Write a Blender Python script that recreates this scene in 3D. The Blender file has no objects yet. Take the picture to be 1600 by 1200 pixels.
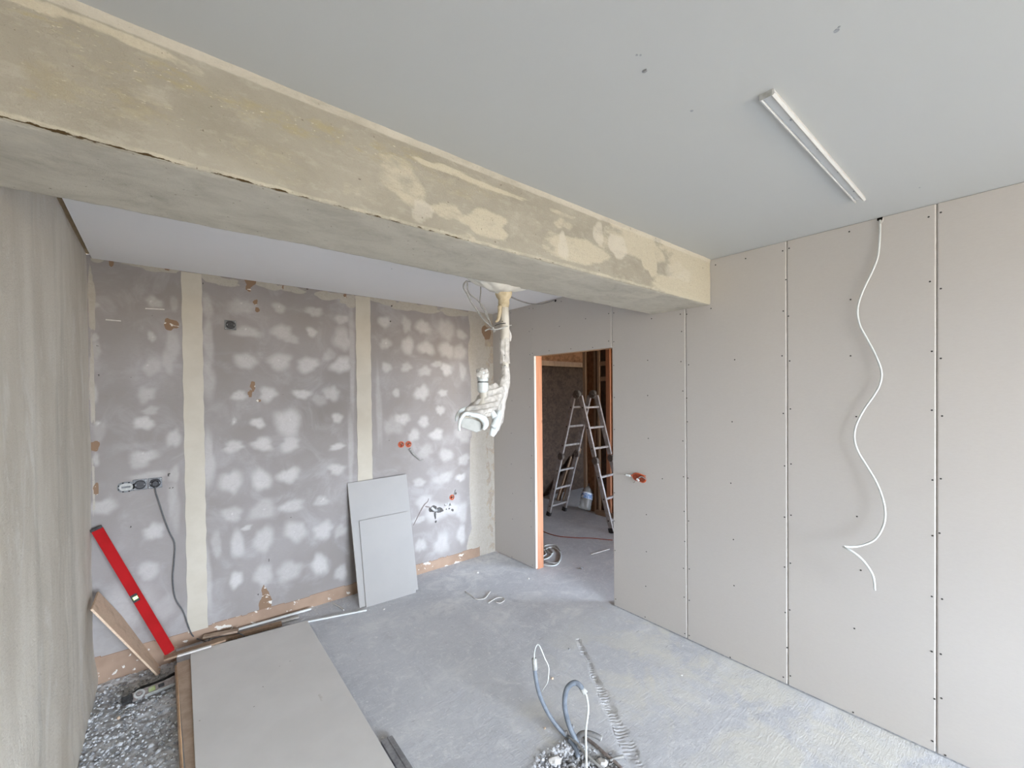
import bpy, bmesh, math, random
import numpy as np
from mathutils import Vector, Matrix
random.seed(7)
S = bpy.context.scene
COL = S.collection
# ------------------------------------------------------------------ camera
F_PX, YAW, PITCH, ROLL, CAM_H, CY = 664.785, 39.571, -0.617, -0.567, 1.730, 622.227
_y, _p, _r = [math.radians(a) for a in (YAW, PITCH, ROLL)]
CF = Vector((math.sin(_y)*math.cos(_p), math.cos(_y)*math.cos(_p), math.sin(_p)))
_R0 = Vector((math.cos(_y), -math.sin(_y), 0)); _U0 = _R0.cross(CF)
CR = _R0*math.cos(_r) + _U0*math.sin(_r); CU = -_R0*math.sin(_r) + _U0*math.cos(_r)
CO = Vector((0, 0, CAM_H))
cam = bpy.data.cameras.new('camera'); camo = bpy.data.objects.new('camera', cam); COL.objects.link(camo)
cam.sensor_fit = 'HORIZONTAL'; cam.sensor_width = 36; cam.lens = F_PX/1600*36; cam.shift_y = (CY-600)/1600
cam.clip_start = 0.02
camo.matrix_world = Matrix(((CR.x, CU.x, -CF.x, CO.x), (CR.y, CU.y, -CF.y, CO.y), (CR.z, CU.z, -CF.z, CO.z), (0, 0, 0, 1)))
S.camera = camo
# ------------------------------------------------------------------ light and exposure
S.view_settings.view_transform = 'Standard'; S.view_settings.look = 'None'
S.view_settings.gamma = 1; S.view_settings.use_curve_mapping = False
S.view_settings.exposure = 3.22
S.cycles.diffuse_bounces = 7; S.cycles.max_bounces = 12; S.cycles.transparent_max_bounces = 12
world = bpy.data.worlds.new('overcast_sky'); S.world = world; world.use_nodes = True
wn = world.node_tree; wn.nodes.clear()
wo = wn.nodes.new('ShaderNodeOutputWorld'); wb = wn.nodes.new('ShaderNodeBackground')
wt = wn.nodes.new('ShaderNodeTexCoord'); ws = wn.nodes.new('ShaderNodeSeparateXYZ'); wr = wn.nodes.new('ShaderNodeValToRGB')
wn.links.new(wt.outputs['Generated'], ws.inputs[0]); wn.links.new(ws.outputs['Z'], wr.inputs[0])
wm = wn.nodes.new('ShaderNodeMapRange'); wm.inputs[1].default_value = -1; wm.inputs[2].default_value = 1
wn.links.new(ws.outputs['Z'], wm.inputs[0]); wn.links.new(wm.outputs[0], wr.inputs[0])
wr.color_ramp.elements[0].position = 0.0; wr.color_ramp.elements[0].color = (.20, .17, .12, 1)
wr.color_ramp.elements[1].position = 1.0; wr.color_ramp.elements[1].color = (.70, .82, 1.02, 1)
for ps, c in ((.485, (.23, .19, .135, 1)), (.505, (.80, .90, 1.04, 1))):
    e = wr.color_ramp.elements.new(ps); e.color = c
wn.links.new(wr.outputs[0], wb.inputs[0]); wb.inputs[1].default_value = 5.6
wn.links.new(wb.outputs[0], wo.inputs[0])
RX, DY, LX, HC = 2.811, 3.718, -0.341, 2.60        # right wall, back wall, left wall, ceiling height
YW = -4.6                                          # window wall behind the camera
WIN = (-0.15, 2.74, 0.45, 2.35)                     # x0, x1, z0, z1 of the window opening
HWIN = (3.5, 6.0, 0.5, 2.3)                        # window of the room beyond
HY0 = 0.6
def portal(name, loc, sx, sy, rot):
    l = bpy.data.lights.new(name, 'AREA'); l.shape = 'RECTANGLE'; l.size = sx; l.size_y = sy
    l.cycles.is_portal = True
    o = bpy.data.objects.new(name, l); COL.objects.link(o); o.location = loc; o.rotation_euler = rot
    return o
portal('window_daylight', ((WIN[0]+WIN[1])/2, YW-.06, (WIN[2]+WIN[3])/2), WIN[1]-WIN[0], WIN[3]-WIN[2], (math.radians(90), 0, 0))
portal('hall_daylight', ((HWIN[0]+HWIN[1])/2, HY0-.06, (HWIN[2]+HWIN[3])/2), HWIN[1]-HWIN[0], HWIN[3]-HWIN[2], (math.radians(90), 0, 0))

# ------------------------------------------------------------------ pixel rays (frame taken as 1600 x 1200)
def ray(px, py): return CF*F_PX + CR*(px-800) - CU*(py-CY)
def at(ax, val, px, py):
    d = ray(px, py); return CO + d*((val-CO[ax])/d[ax])
def dep(dd, px, py): return CO + ray(px, py)*(dd/F_PX)
def onplane(p0, n, px, py):
    d = ray(px, py); return CO + d*((Vector(p0)-CO).dot(n)/d.dot(n))

# ------------------------------------------------------------------ numpy noise
def vnoise(x, y, seed):
    rs = np.random.RandomState(seed); L = rs.rand(128, 128)
    xi = np.floor(x).astype(int); yi = np.floor(y).astype(int); fx = x-xi; fy = y-yi
    fx = fx*fx*(3-2*fx); fy = fy*fy*(3-2*fy)
    a = L[xi % 128, yi % 128]; b = L[(xi+1) % 128, yi % 128]; c = L[xi % 128, (yi+1) % 128]; d = L[(xi+1) % 128, (yi+1) % 128]
    return (a*(1-fx)+b*fx)*(1-fy) + (c*(1-fx)+d*fx)*fy
def fbm(x, y, f, seed, octv=4):
    s = 0; a = 1; t = 0
    for k in range(octv):
        s = s + a*vnoise(x*f*2**k+17.3*k, y*f*2**k+5.1*k, seed+k); t += a; a *= .5
    return s/t
def sstep(a, b, x):
    t = np.clip((x-a)/(b-a), 0, 1); return t*t*(3-2*t)

# ------------------------------------------------------------------ mesh builder
class MB:
    def __init__(s): s.v = []; s.f = []
    def add(s, vs, fs):
        o = len(s.v); s.v += [tuple(v) for v in vs]; s.f += [tuple(i+o for i in f) for f in fs]; return s
    def box(s, lo, hi):
        (a, b, c), (d, e, f) = lo, hi
        return s.add([(a,b,c),(d,b,c),(d,e,c),(a,e,c),(a,b,f),(d,b,f),(d,e,f),(a,e,f)],
                     [(0,3,2,1),(4,5,6,7),(0,1,5,4),(1,2,6,5),(2,3,7,6),(3,0,4,7)])
    def obox(s, c, ax, ay, az, hx, hy, hz):
        c = Vector(c); ax, ay, az = [Vector(a).normalized() for a in (ax, ay, az)]
        vs = [c+ax*(hx*i)+ay*(hy*j)+az*(hz*k) for k in (-1, 1) for (i, j) in ((-1,-1),(1,-1),(1,1),(-1,1))]
        return s.add(vs, [(0,3,2,1),(4,5,6,7),(0,1,5,4),(1,2,6,5),(2,3,7,6),(3,0,4,7)])
    def bar(s, a, b, w, t, up=(0, 0, 1)):
        a, b = Vector(a), Vector(b); d = (b-a).normalized(); up = Vector(up)
        side = d.cross(up)
        if side.length < 1e-4: side = d.cross(Vector((1, 0, 0)))
        side.normalize(); u = side.cross(d).normalized()
        return s.obox((a+b)/2, d, side, u, (b-a).length/2, w/2, t/2)
    def prism(s, pts, n, th):
        """polygon pts (3D, planar) extruded along n by th"""
        n = Vector(n).normalized(); k = len(pts); P = [Vector(p) for p in pts]
        vs = P + [p+n*th for p in P]
        fs = [tuple(range(k))[::-1], tuple(range(k, 2*k))] + [(i, (i+1) % k, k+(i+1) % k, k+i) for i in range(k)]
        return s.add(vs, fs)
    def tube(s, pts, r, seg=10, caps=True, smooth=0):
        P = [Vector(p) for p in pts]
        rr = list(r) if hasattr(r, '__len__') else [r]*len(P)
        if smooth:
            P2, R2 = [], []
            for i in range(len(P)-1):
                p0 = P[max(i-1, 0)]; p1 = P[i]; p2 = P[i+1]; p3 = P[min(i+2, len(P)-1)]
                for k in range(smooth):
                    t = k/smooth
                    P2.append(.5*((2*p1)+(p2-p0)*t+(2*p0-5*p1+4*p2-p3)*t*t+(3*p1-p0-3*p2+p3)*t**3)); R2.append(rr[i]*(1-t)+rr[i+1]*t)
            P2.append(P[-1]); R2.append(rr[-1]); P, rr = P2, R2
        vs = []; n = None
        for i, p in enumerate(P):
            d = (P[min(i+1, len(P)-1)]-P[max(i-1, 0)])
            if d.length < 1e-9: d = Vector((0, 0, 1))
            d.normalize()
            if n is None:
                n = d.orthogonal().normalized()
            else:
                n = (n-d*n.dot(d))
                n = n.normalized() if n.length > 1e-6 else d.orthogonal().normalized()
            b = d.cross(n)
            vs += [p+(n*math.cos(2*math.pi*k/seg)+b*math.sin(2*math.pi*k/seg))*rr[i] for k in range(seg)]
        fs = []
        for i in range(len(P)-1):
            fs += [(i*seg+k, i*seg+(k+1) % seg, (i+1)*seg+(k+1) % seg, (i+1)*seg+k) for k in range(seg)]
        if caps: fs += [tuple(range(seg))[::-1], tuple(range((len(P)-1)*seg, len(P)*seg))]
        return s.add(vs, fs)
    def lathe(s, prof, c=(0, 0, 0), ax=(0, 0, 1), seg=24, caps=True):
        """prof: list of (radius, height) along ax"""
        ax = Vector(ax).normalized(); n = ax.orthogonal().normalized(); b = ax.cross(n); c = Vector(c); vs = []; k = len(prof)
        for r, h in prof: vs += [c+ax*h+(n*math.cos(2*math.pi*j/seg)+b*math.sin(2*math.pi*j/seg))*r for j in range(seg)]
        fs = []
        for i in range(k-1): fs += [(i*seg+j, i*seg+(j+1) % seg, (i+1)*seg+(j+1) % seg, (i+1)*seg+j) for j in range(seg)]
        if caps: fs += [tuple(range(seg))[::-1], tuple(range((k-1)*seg, k*seg))]
        return s.add(vs, fs)
    def rock(s, c, r, sq=(1, 1, 1), rnd=random, jag=.35, sub=1):
        bm = bmesh.new(); bmesh.ops.create_icosphere(bm, subdivisions=sub, radius=1)
        a = rnd.random()*6.28; ca, sa = math.cos(a), math.sin(a); vs = []
        for v in bm.verts:
            k = 1+(rnd.random()-.5)*jag*2; x, y, z = v.co.x*sq[0]*k, v.co.y*sq[1]*k, v.co.z*sq[2]*k
            vs.append((c[0]+r*(x*ca-y*sa), c[1]+r*(x*sa+y*ca), c[2]+r*z))
        fs = [tuple(v.index for v in f.verts) for f in bm.faces]; bm.free()
        return s.add(vs, fs)

def origin_of(par):
    o = Vector((0, 0, 0))
    while par is not None: o += par.location; par = par.parent
    return o
def obj(name, mb, mat, parent=None, smooth=False, origin=None, label=None, bevel=0):
    me = bpy.data.meshes.new(name); o = bpy.data.objects.new(name, me); COL.objects.link(o)
    V = np.array(mb.v, dtype=float)
    po = origin_of(parent)
    if parent is None:
        org = Vector(origin) if origin is not None else Vector(((V[:, 0].min()+V[:, 0].max())/2, (V[:, 1].min()+V[:, 1].max())/2, V[:, 2].min()))
        o.location = org
    else:
        org = po; o.parent = parent
    V = V-np.array(org)
    me.from_pydata([tuple(v) for v in V], [], mb.f); me.validate()
    bm = bmesh.new(); bm.from_mesh(me); bmesh.ops.recalc_face_normals(bm, faces=bm.faces); bm.to_mesh(me); bm.free()
    if smooth:
        for p in me.polygons: p.use_smooth = True
    me.materials.append(mat)
    if bevel:
        m = o.modifiers.new('bevel', 'BEVEL'); m.width = bevel; m.segments = 2; m.limit_method = 'ANGLE'
    if label: o['label'] = label
    return o
def empty(name, loc, label, cat, group=None):
    o = bpy.data.objects.new(name, None); o.empty_display_size = .05; COL.objects.link(o); o.location = loc
    return tag(o, label, cat, group)
def tag(o, label, cat, group=None, kind=None):
    if label: o['label'] = label
    if cat: o['category'] = cat
    if group: o['group'] = group
    if kind: o['kind'] = kind
    return o
def struct(o, label=None):
    o['kind'] = 'structure'
    if label: o['label'] = label
    return o
def copy_tree(o, loc, label):
    c = o.copy(); COL.objects.link(c); c.location = loc; c['label'] = label
    for ch in [x for x in bpy.data.objects if x.parent == o]:
        k = ch.copy(); COL.objects.link(k); k.parent = c
        for g in [x for x in bpy.data.objects if x.parent == ch]:
            q = g.copy(); COL.objects.link(q); q.parent = k
    return c
def grid(name, P, attrs, mat, smooth=True, flip=False):
    """P: (n,m,3) world positions; attrs: name -> (n,m) floats"""
    n, m = P.shape[:2]; me = bpy.data.meshes.new(name); o = bpy.data.objects.new(name, me); COL.objects.link(o)
    me.vertices.add(n*m); me.vertices.foreach_set('co', P.reshape(-1).astype(np.float32))
    i, j = np.meshgrid(np.arange(n-1), np.arange(m-1), indexing='ij'); a = (i*m+j).reshape(-1)
    q = np.stack([a, a+m, a+m+1, a+1], 1)
    if flip: q = q[:, ::-1]
    k = len(q); me.loops.add(4*k); me.loops.foreach_set('vertex_index', q.reshape(-1).astype(np.int32))
    me.polygons.add(k); me.polygons.foreach_set('loop_start', np.arange(0, 4*k, 4, dtype=np.int32)); me.polygons.foreach_set('loop_total', np.full(k, 4, dtype=np.int32))
    me.update(calc_edges=True)
    me.polygons.foreach_set('use_smooth', np.full(k, smooth, dtype=bool))
    for an, av in attrs.items():
        A = me.attributes.new(an, 'FLOAT', 'POINT'); A.data.foreach_set('value', av.reshape(-1).astype(np.float32))
    me.materials.append(mat); me.update()
    return o

# ------------------------------------------------------------------ materials
class NT:
    def __init__(s, name, rough=.9, spec=.3, metal=0):
        s.m = bpy.data.materials.new(name); s.m.use_nodes = True; s.t = s.m.node_tree; s.b = s.t.nodes['Principled BSDF']
        s.b.inputs['Roughness'].default_value = rough; s.b.inputs['Specular IOR Level'].default_value = spec; s.b.inputs['Metallic'].default_value = metal
        s.tc = s.t.nodes.new('ShaderNodeTexCoord')
    def put(s, sock, v):
        if hasattr(v, 'is_output') or isinstance(v, bpy.types.NodeSocket): s.t.links.new(v, sock)
        elif isinstance(v, (tuple, list)) and len(v) == 3 and sock.type == 'RGBA': sock.default_value = (*v, 1)
        else: sock.default_value = v
    def vec(s, scale=(1, 1, 1), rot=(0, 0, 0)):
        n = s.t.nodes.new('ShaderNodeMapping'); n.inputs['Scale'].default_value = scale; n.inputs['Rotation'].default_value = rot
        s.t.links.new(s.tc.outputs['Object'], n.inputs['Vector']); return n.outputs[0]
    def noise(s, scale, detail=4, rough=.55, vec=None, dist=0):
        n = s.t.nodes.new('ShaderNodeTexNoise'); n.inputs['Scale'].default_value = scale; n.inputs['Detail'].default_value = detail
        n.inputs['Roughness'].default_value = rough; n.inputs['Distortion'].default_value = dist
        s.t.links.new(vec if vec is not None else s.tc.outputs['Object'], n.inputs['Vector']); return n.outputs['Fac']
    def voro(s, scale, vec=None, feat='F1'):
        n = s.t.nodes.new('ShaderNodeTexVoronoi'); n.inputs['Scale'].default_value = scale; n.feature = feat
        s.t.links.new(vec if vec is not None else s.tc.outputs['Object'], n.inputs['Vector']); return n.outputs['Distance']
    def attr(s, name):
        n = s.t.nodes.new('ShaderNodeAttribute'); n.attribute_name = name; return n.outputs['Fac']
    def rng(s, v, a, b, c=0, d=1):
        n = s.t.nodes.new('ShaderNodeMapRange'); n.interpolation_type = 'SMOOTHSTEP' if (c, d) == (0, 1) else 'LINEAR'
        s.put(n.inputs[0], v)
        for i, x in enumerate((a, b, c, d)): n.inputs[i+1].default_value = x
        return n.outputs[0]
    def math(s, op, a, b=0):
        n = s.t.nodes.new('ShaderNodeMath'); n.operation = op; s.put(n.inputs[0], a); s.put(n.inputs[1], b); return n.outputs[0]
    def mix(s, f, a, b, mode='MIX'):
        n = s.t.nodes.new('ShaderNodeMix'); n.data_type = 'RGBA'; n.blend_type = mode
        s.put(n.inputs[0], f); s.put(n.inputs[6], a); s.put(n.inputs[7], b); return n.outputs[2]
    def bump(s, h, strength=.3, dist=.01):
        n = s.t.nodes.new('ShaderNodeBump'); n.inputs['Strength'].default_value = strength; n.inputs['Distance'].default_value = dist
        s.put(n.inputs['Height'], h); s.t.links.new(n.outputs[0], s.b.inputs['Normal'])
    def color(s, c): s.put(s.b.inputs['Base Color'], c); return s.m
def pm(name, c1, c2=None, scale=20, rough=.8, spec=.3, metal=0, bump=0, bscale=80, bdist=.002, lo=.35, hi=.65, vec=None):
    t = NT(name, rough, spec, metal)
    if c2 is None: c2 = tuple(x*.85 for x in c1)
    v = t.vec(vec) if vec else None
    t.color(t.mix(t.rng(t.noise(scale, 4, .6, v), lo, hi), c1, c2))
    if bump: t.bump(t.noise(bscale, 5, .6, v), bump, bdist)
    return t.m
M = {}
M['ceilback'] = pm('bluish_ceiling_lightened', (.81, .80, .80), (.79, .785, .785), 1.2, .9, .1)  # own bluish hue, lightened to make up for weaker light behind the beam
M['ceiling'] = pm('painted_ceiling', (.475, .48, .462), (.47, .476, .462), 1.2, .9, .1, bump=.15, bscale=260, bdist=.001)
def paper_mat():
    t = NT('tan_board_paper', .85, .15)
    a = t.rng(t.noise(1.3, 3, .5), .3, .7); b = t.rng(t.noise(55, 5, .7, t.vec((1, 1, 3))), .25, .8)
    c = t.mix(a, (.53, .497, .462), (.515, .487, .458)); c = t.mix(t.math('MULTIPLY', b, .22), c, (.44, .40, .37))
    t.bump(t.noise(300, 3, .6), .08, .001); return t.color(c)
M['paper'] = paper_mat()
M['gypsum'] = pm('white_gypsum', (.66, .635, .60), (.58, .56, .53), 60, .9, .1)
M['lightboard'] = pm('light_grey_board_paper', (.40, .387, .375), (.385, .375, .365), 3, .85, .15, bump=.1, bscale=200)
M['edgepaper'] = pm('pale_board_edge', (.60, .57, .54), (.55, .52, .49), 40, .9, .1)
M['sheetpaper'] = pm('pale_sheet_paper', (.70, .68, .655), (.66, .64, .615), 3, .85, .15, bump=.1, bscale=200)
M['steelscrew'] = pm('black_phosphate_screw', (.03, .028, .026), (.06, .055, .05), 300, .5, .4)
M['pine'] = None
def wood_mat(name, c1, c2, c3, sc=(60, 60, 3)):
    t = NT(name, .75, .25)
    g = t.rng(t.noise(1.0, 5, .6, t.vec(sc), dist=.6), .3, .7); c = t.mix(g, c1, c2)
    k = t.rng(t.voro(5, t.vec((3, 3, 1))), .05, .12)
    c = t.mix(t.math('MULTIPLY', t.math('SUBTRACT', 1, k), .7), c, c3); t.bump(t.noise(1.0, 4, .6, t.vec(sc)), .2, .002); return t.color(c)
M['pine'] = wood_mat('raw_spruce_timber', (.50, .24, .14), (.40, .18, .10), (.20, .08, .04))
M['paletimber'] = wood_mat('pale_timber', (.34, .24, .165), (.26, .175, .115), (.15, .09, .05))
def osb_mat(name, c1, c2, c3, sc=30):
    t = NT(name, .8, .2)
    v = t.vec((1, 1, 1)); n = t.t.nodes.new('ShaderNodeTexVoronoi'); n.inputs['Scale'].default_value = sc; t.t.links.new(t.vec((1, 2.2, 1.0)), n.inputs['Vector'])
    g = t.t.nodes.new('ShaderNodeSeparateColor'); t.t.links.new(n.outputs['Color'], g.inputs[0])
    c = t.mix(t.rng(g.outputs[0], 0, 1), c1, c2); c = t.mix(t.rng(t.noise(9, 4, .6), .5, .75), c, c3)
    t.bump(g.outputs[1], .15, .002); return t.color(c)
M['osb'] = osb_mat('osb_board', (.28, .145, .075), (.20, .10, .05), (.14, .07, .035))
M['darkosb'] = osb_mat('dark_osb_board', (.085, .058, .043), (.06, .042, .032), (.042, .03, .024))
M['chip'] = osb_mat('tan_chipboard', (.74, .57, .42), (.64, .485, .35), (.52, .38, .26), 140)
M['brownfibre'] = pm('brown_fibreboard', (.47, .36, .275), (.38, .285, .215), 14, .85, .1, bump=.2)
M['alu'] = pm('dull_aluminium', (.42, .43, .45), (.30, .305, .32), 25, .45, .5, .75, bump=.1, bscale=90)
M['ladderalu'] = pm('dusty_ladder_aluminium', (.50, .49, .49), (.36, .34, .33), 18, .55, .4, .35, bump=.1)
M['hinge'] = pm('dark_steel_hinge', (.12, .11, .10), (.20, .18, .16), 40, .6, .4, .3)
M['rubber'] = pm('black_rubber', (.025, .024, .024), (.05, .05, .05), 60, .7, .3)
M['red'] = pm('red_lacquer', (.37, .010, .012), (.32, .009, .010), 8, .6, .05, bump=.03)
M['vial'] = pm('lime_green_vial', (.45, .85, .05), (.30, .65, .03), 40, .2, .5)
M['dullvial'] = pm('dusty_green_vial', (.28, .33, .12), (.36, .38, .24), 40, .5, .3)
M['socketgrey'] = pm('zinc_plate', (.20, .205, .215), (.14, .145, .15), 90, .55, .4, .4)
M['socketblack'] = pm('black_insert', (.022, .022, .025), (.045, .045, .05), 90, .5, .4)
M['orange'] = pm('orange_box_plastic', (.66, .15, .055), (.48, .09, .03), 60, .5, .4)
M['orangein'] = pm('red_brown_box_inside', (.36, .07, .03), (.20, .04, .02), 90, .6, .3)
M['copper'] = pm('copper_wire', (.75, .50, .32), (.80, .70, .60), 80, .4, .5, .4)
M['whiteplastic'] = pm('white_plastic', (.78, .80, .79), (.72, .74, .73), 10, .4, .4)
M['railwhite'] = pm('off_white_enamel', (.60, .60, .585), (.57, .57, .555), 10, .5, .3)
M['whitecable'] = pm('white_cable_sheath', (.66, .69, .68), (.60, .63, .62), 30, .45, .4)
M['greycord'] = pm('dark_grey_cord', (.085, .09, .095), (.12, .12, .125), 60, .55, .4)
M['greycable'] = pm('grey_cable_sheath', (.25, .245, .235), (.33, .32, .30), 50, .6, .3)
M['conduit'] = pm('blue_grey_conduit', (.155, .18, .215), (.20, .225, .26), 35, .5, .4, bump=.1)
M['sleeve'] = pm('pale_grey_tape', (.50, .50, .48), (.40, .40, .38), 60, .6, .3)
M['darkpipe'] = pm('dark_grey_pipe', (.12, .125, .13), (.20, .19, .18), 40, .55, .4, bump=.1)
M['brownpipe'] = pm('brown_rusty_pipe', (.20, .16, .145), (.30, .27, .25), 50, .8, .2, bump=.3)
M['black_hole'] = pm('dark_cavity', (.010, .009, .008), (.016, .014, .012), 60, 1, 0)
M['foam'] = pm('yellow_mounting_foam', (.62, .53, .37), (.50, .41, .27), 30, .95, .05, bump=.6, bscale=50, bdist=.006)
M['lampwhite'] = pm('white_lamp_plastic', (.66, .70, .70), (.61, .65, .655), 12, .3, .5)
M['lamppole'] = pm('cream_lamp_pole', (.66, .63, .56), (.60, .56, .49), 20, .45, .4)
M['reflector'] = pm('grey_reflector', (.46, .47, .45), (.40, .41, .39), 15, .35, .5)
M['rock'] = pm('grey_rubble', (.70, .71, .72), (.50, .51, .52), 40, 1.0, 0.0, bump=.25, bscale=90, bdist=.003)
M['gravelpale'] = pm('pale_gravel', (.60, .60, .61), (.44, .44, .45), 40, 1.0, 0.0, bump=.25, bscale=90, bdist=.003)
M['rocklight'] = pm('pale_rubble', (.44, .44, .445), (.28, .28, .29), 30, 1.0, 0.0, bump=.25, bscale=90, bdist=.003)
M['rockdark'] = pm('dark_rubble', (.38, .385, .395), (.26, .265, .275), 40, 1.0, 0.0, bump=.25, bscale=90, bdist=.003)
def film_mat():
    t = NT('dusty_plastic_film', .35, .6)
    c = t.color(t.mix(t.rng(t.noise(25, 5, .6, dist=1.5), .35, .65), (.78, .75, .71), (.70, .67, .625)))
    a = t.rng(t.noise(13, 3, .5, dist=2.0), .34, .62, .50, .84); t.t.links.new(a, t.b.inputs['Alpha'])
    t.bump(t.noise(16, 3, .5, dist=2.5), .3, .006); return t.m
M['film'] = film_mat()
def clear_mat():
    t = NT('dusty_clear_plastic', .2, .5); t.color((.55, .58, .58)); t.b.inputs['Alpha'].default_value = .45; return t.m
M['clear'] = clear_mat()
M['bluelabel'] = pm('white_blue_label', (.72, .78, .86), (.20, .34, .62), 22, .5, .3, lo=.48, hi=.55)

def back_mat():
    t = NT('puttied_wall_board', .92, .1)
    n1 = t.noise(2.2, 4, .55); n2 = t.noise(28, 5, .65, t.vec((1, 1, 1)), dist=1.2); n3 = t.noise(95, 4, .6, t.vec((.5, 1, 2.0)))
    base = t.mix(t.rng(n1, .3, .7), (.280, .256, .243), (.325, .303, .294))
    base = t.mix(t.math('MULTIPLY', t.rng(n3, .35, .8), .3), base, (.27, .245, .235))
    dust = t.math('MULTIPLY', t.rng(t.noise(4.5, 5, .6, dist=.8), .45, .75), .28)
    c = t.mix(dust, base, (.55, .54, .55))
    put = t.math('MULTIPLY', t.attr('putty'), t.rng(n2, .12, .62, .62, 1.08))
    c = t.mix(put, c, (.57, .548, .535))
    cr = t.rng(t.math('ADD', t.attr('cream'), t.math('MULTIPLY', t.math('SUBTRACT', n2, .5), .7)), .42, .60)
    c = t.mix(cr, c, t.mix(t.rng(n2, .3, .7), (.45, .415, .365), (.405, .37, .32)))
    old = t.rng(t.math('ADD', t.attr('old'), t.math('MULTIPLY', t.math('SUBTRACT', t.noise(14, 6, .7, t.vec((1, 1, .6)), dist=.6), .5), 1.6)), .50, .60)
    c = t.mix(old, c, t.mix(t.rng(n2, .35, .65), (.34, .29, .25), (.42, .36, .27)))
    br = t.rng(t.math('ADD', t.attr('brown'), t.math('MULTIPLY', t.math('SUBTRACT', t.noise(38, 5, .65), .5), .55)), .45, .52)
    flake = t.rng(t.noise(13, 5, .6, t.vec((1, 1, 1.6)), dist=.5), .61, .63)
    brc = t.mix(t.rng(t.attr('brown'), 1.2, 1.7), (.25, .165, .11), t.mix(t.rng(t.noise(6, 3), .3, .7), (.40, .285, .21), (.32, .225, .165)))
    brc = t.mix(flake, brc, (.68, .64, .58))
    c = t.mix(br, c, brc)
    dk = t.rng(t.math('ADD', t.attr('dark'), t.math('MULTIPLY', t.math('SUBTRACT', t.noise(60, 4, .6), .5), .6)), .42, .6)
    c = t.mix(t.math('MULTIPLY', dk, .9), c, (.06, .055, .05))
    t.bump(t.math('ADD', t.math('MULTIPLY', t.attr('putty'), .6), t.math('MULTIPLY', n3, .25)), .25, .003)
    return t.color(c)
M['back'] = back_mat()
def floor_mat():
    t = NT('raw_screed', .88, .2)
    n1 = t.noise(1.1, 5, .6, dist=.5); n2 = t.noise(7, 8, .72, dist=1.2); n3 = t.noise(70, 6, .75)
    sc = t.noise(1, 6, .65, t.vec((16, 120, 1), (0, 0, .6)), dist=.5); sc2 = t.noise(1, 6, .65, t.vec((110, 15, 1), (0, 0, -.35)), dist=.7)
    sc3 = t.noise(1, 6, .7, t.vec((9, 40, 1), (0, 0, 1.1)), dist=1.0)
    c = t.mix(t.rng(n1, .32, .68), (.56, .57, .60), (.64, .65, .675))
    c = t.mix(t.math('MULTIPLY', t.rng(n2, .50, .68), .7), c, (.76, .765, .77))
    c = t.mix(t.math('MULTIPLY', t.rng(n2, .46, .30), .35), c, (.45, .45, .465))
    c = t.mix(t.math('MULTIPLY', t.rng(sc, .54, .66), .45), c, (.80, .80, .81))
    c = t.mix(t.math('MULTIPLY', t.rng(sc3, .56, .66), .35), c, (.78, .78, .79))
    c = t.mix(t.math('MULTIPLY', t.rng(sc2, .57, .68), .30), c, (.40, .40, .42))
    c = t.mix(t.math('MULTIPLY', t.rng(n3, .57, .70), .55), c, (.42, .42, .43))
    c = t.mix(t.math('MULTIPLY', t.rng(t.noise(34, 6, .7), .60, .66), .8), c, (.84, .84, .84))
    c = t.mix(t.math('MULTIPLY', t.attr('dust'), t.rng(n2, .30, .62)), c, (.82, .82, .81))
    c = t.mix(t.math('MULTIPLY', t.attr('beige'), t.rng(t.noise(3.2, 5, .65, dist=.8), .44, .60, 0, .85)), c, (.72, .705, .65))
    mk = t.rng(t.noise(1, 5, .6, t.vec((5, 42, 1), (0, 0, .95)), dist=.4), .69, .74)
    c = t.mix(t.math('MULTIPLY', mk, .7), c, (.36, .35, .36))
    c = t.mix(t.attr('dark'), c, (.34, .325, .315))
    wv = t.math('SINE', t.math('ADD', t.math('MULTIPLY', t.attr('along'), 300), t.math('MULTIPLY', t.noise(22, 4, .6), 9)))
    gm = t.math('MULTIPLY', t.attr('groove'), t.rng(t.noise(14, 5, .7), .40, .56))
    c = t.mix(t.math('MULTIPLY', gm, t.rng(wv, .0, .9, 0, .6)), c, (.78, .78, .79)); c = t.mix(t.math('MULTIPLY', gm, t.rng(wv, -.4, -1, 0, .5)), c, (.36, .355, .36))
    eg = t.math('MULTIPLY', t.rng(t.math('ABSOLUTE', t.math('ADD', t.attr('across'), -.85)), .16, .02), t.math('MULTIPLY', t.attr('groovelen'), t.rng(t.noise(9, 5, .7), .50, .56)))
    c = t.mix(t.math('MULTIPLY', eg, .8), c, (.20, .185, .18))
    hh = t.math('ADD', t.math('ADD', t.math('MULTIPLY', sc, .5), t.math('MULTIPLY', sc2, .5)), t.math('MULTIPLY', n3, .8))
    t.bump(t.math('ADD', hh, t.math('MULTIPLY', t.math('MULTIPLY', gm, wv), .35)), .7, .008)
    return t.color(c)
M['floor'] = floor_mat()
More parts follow.
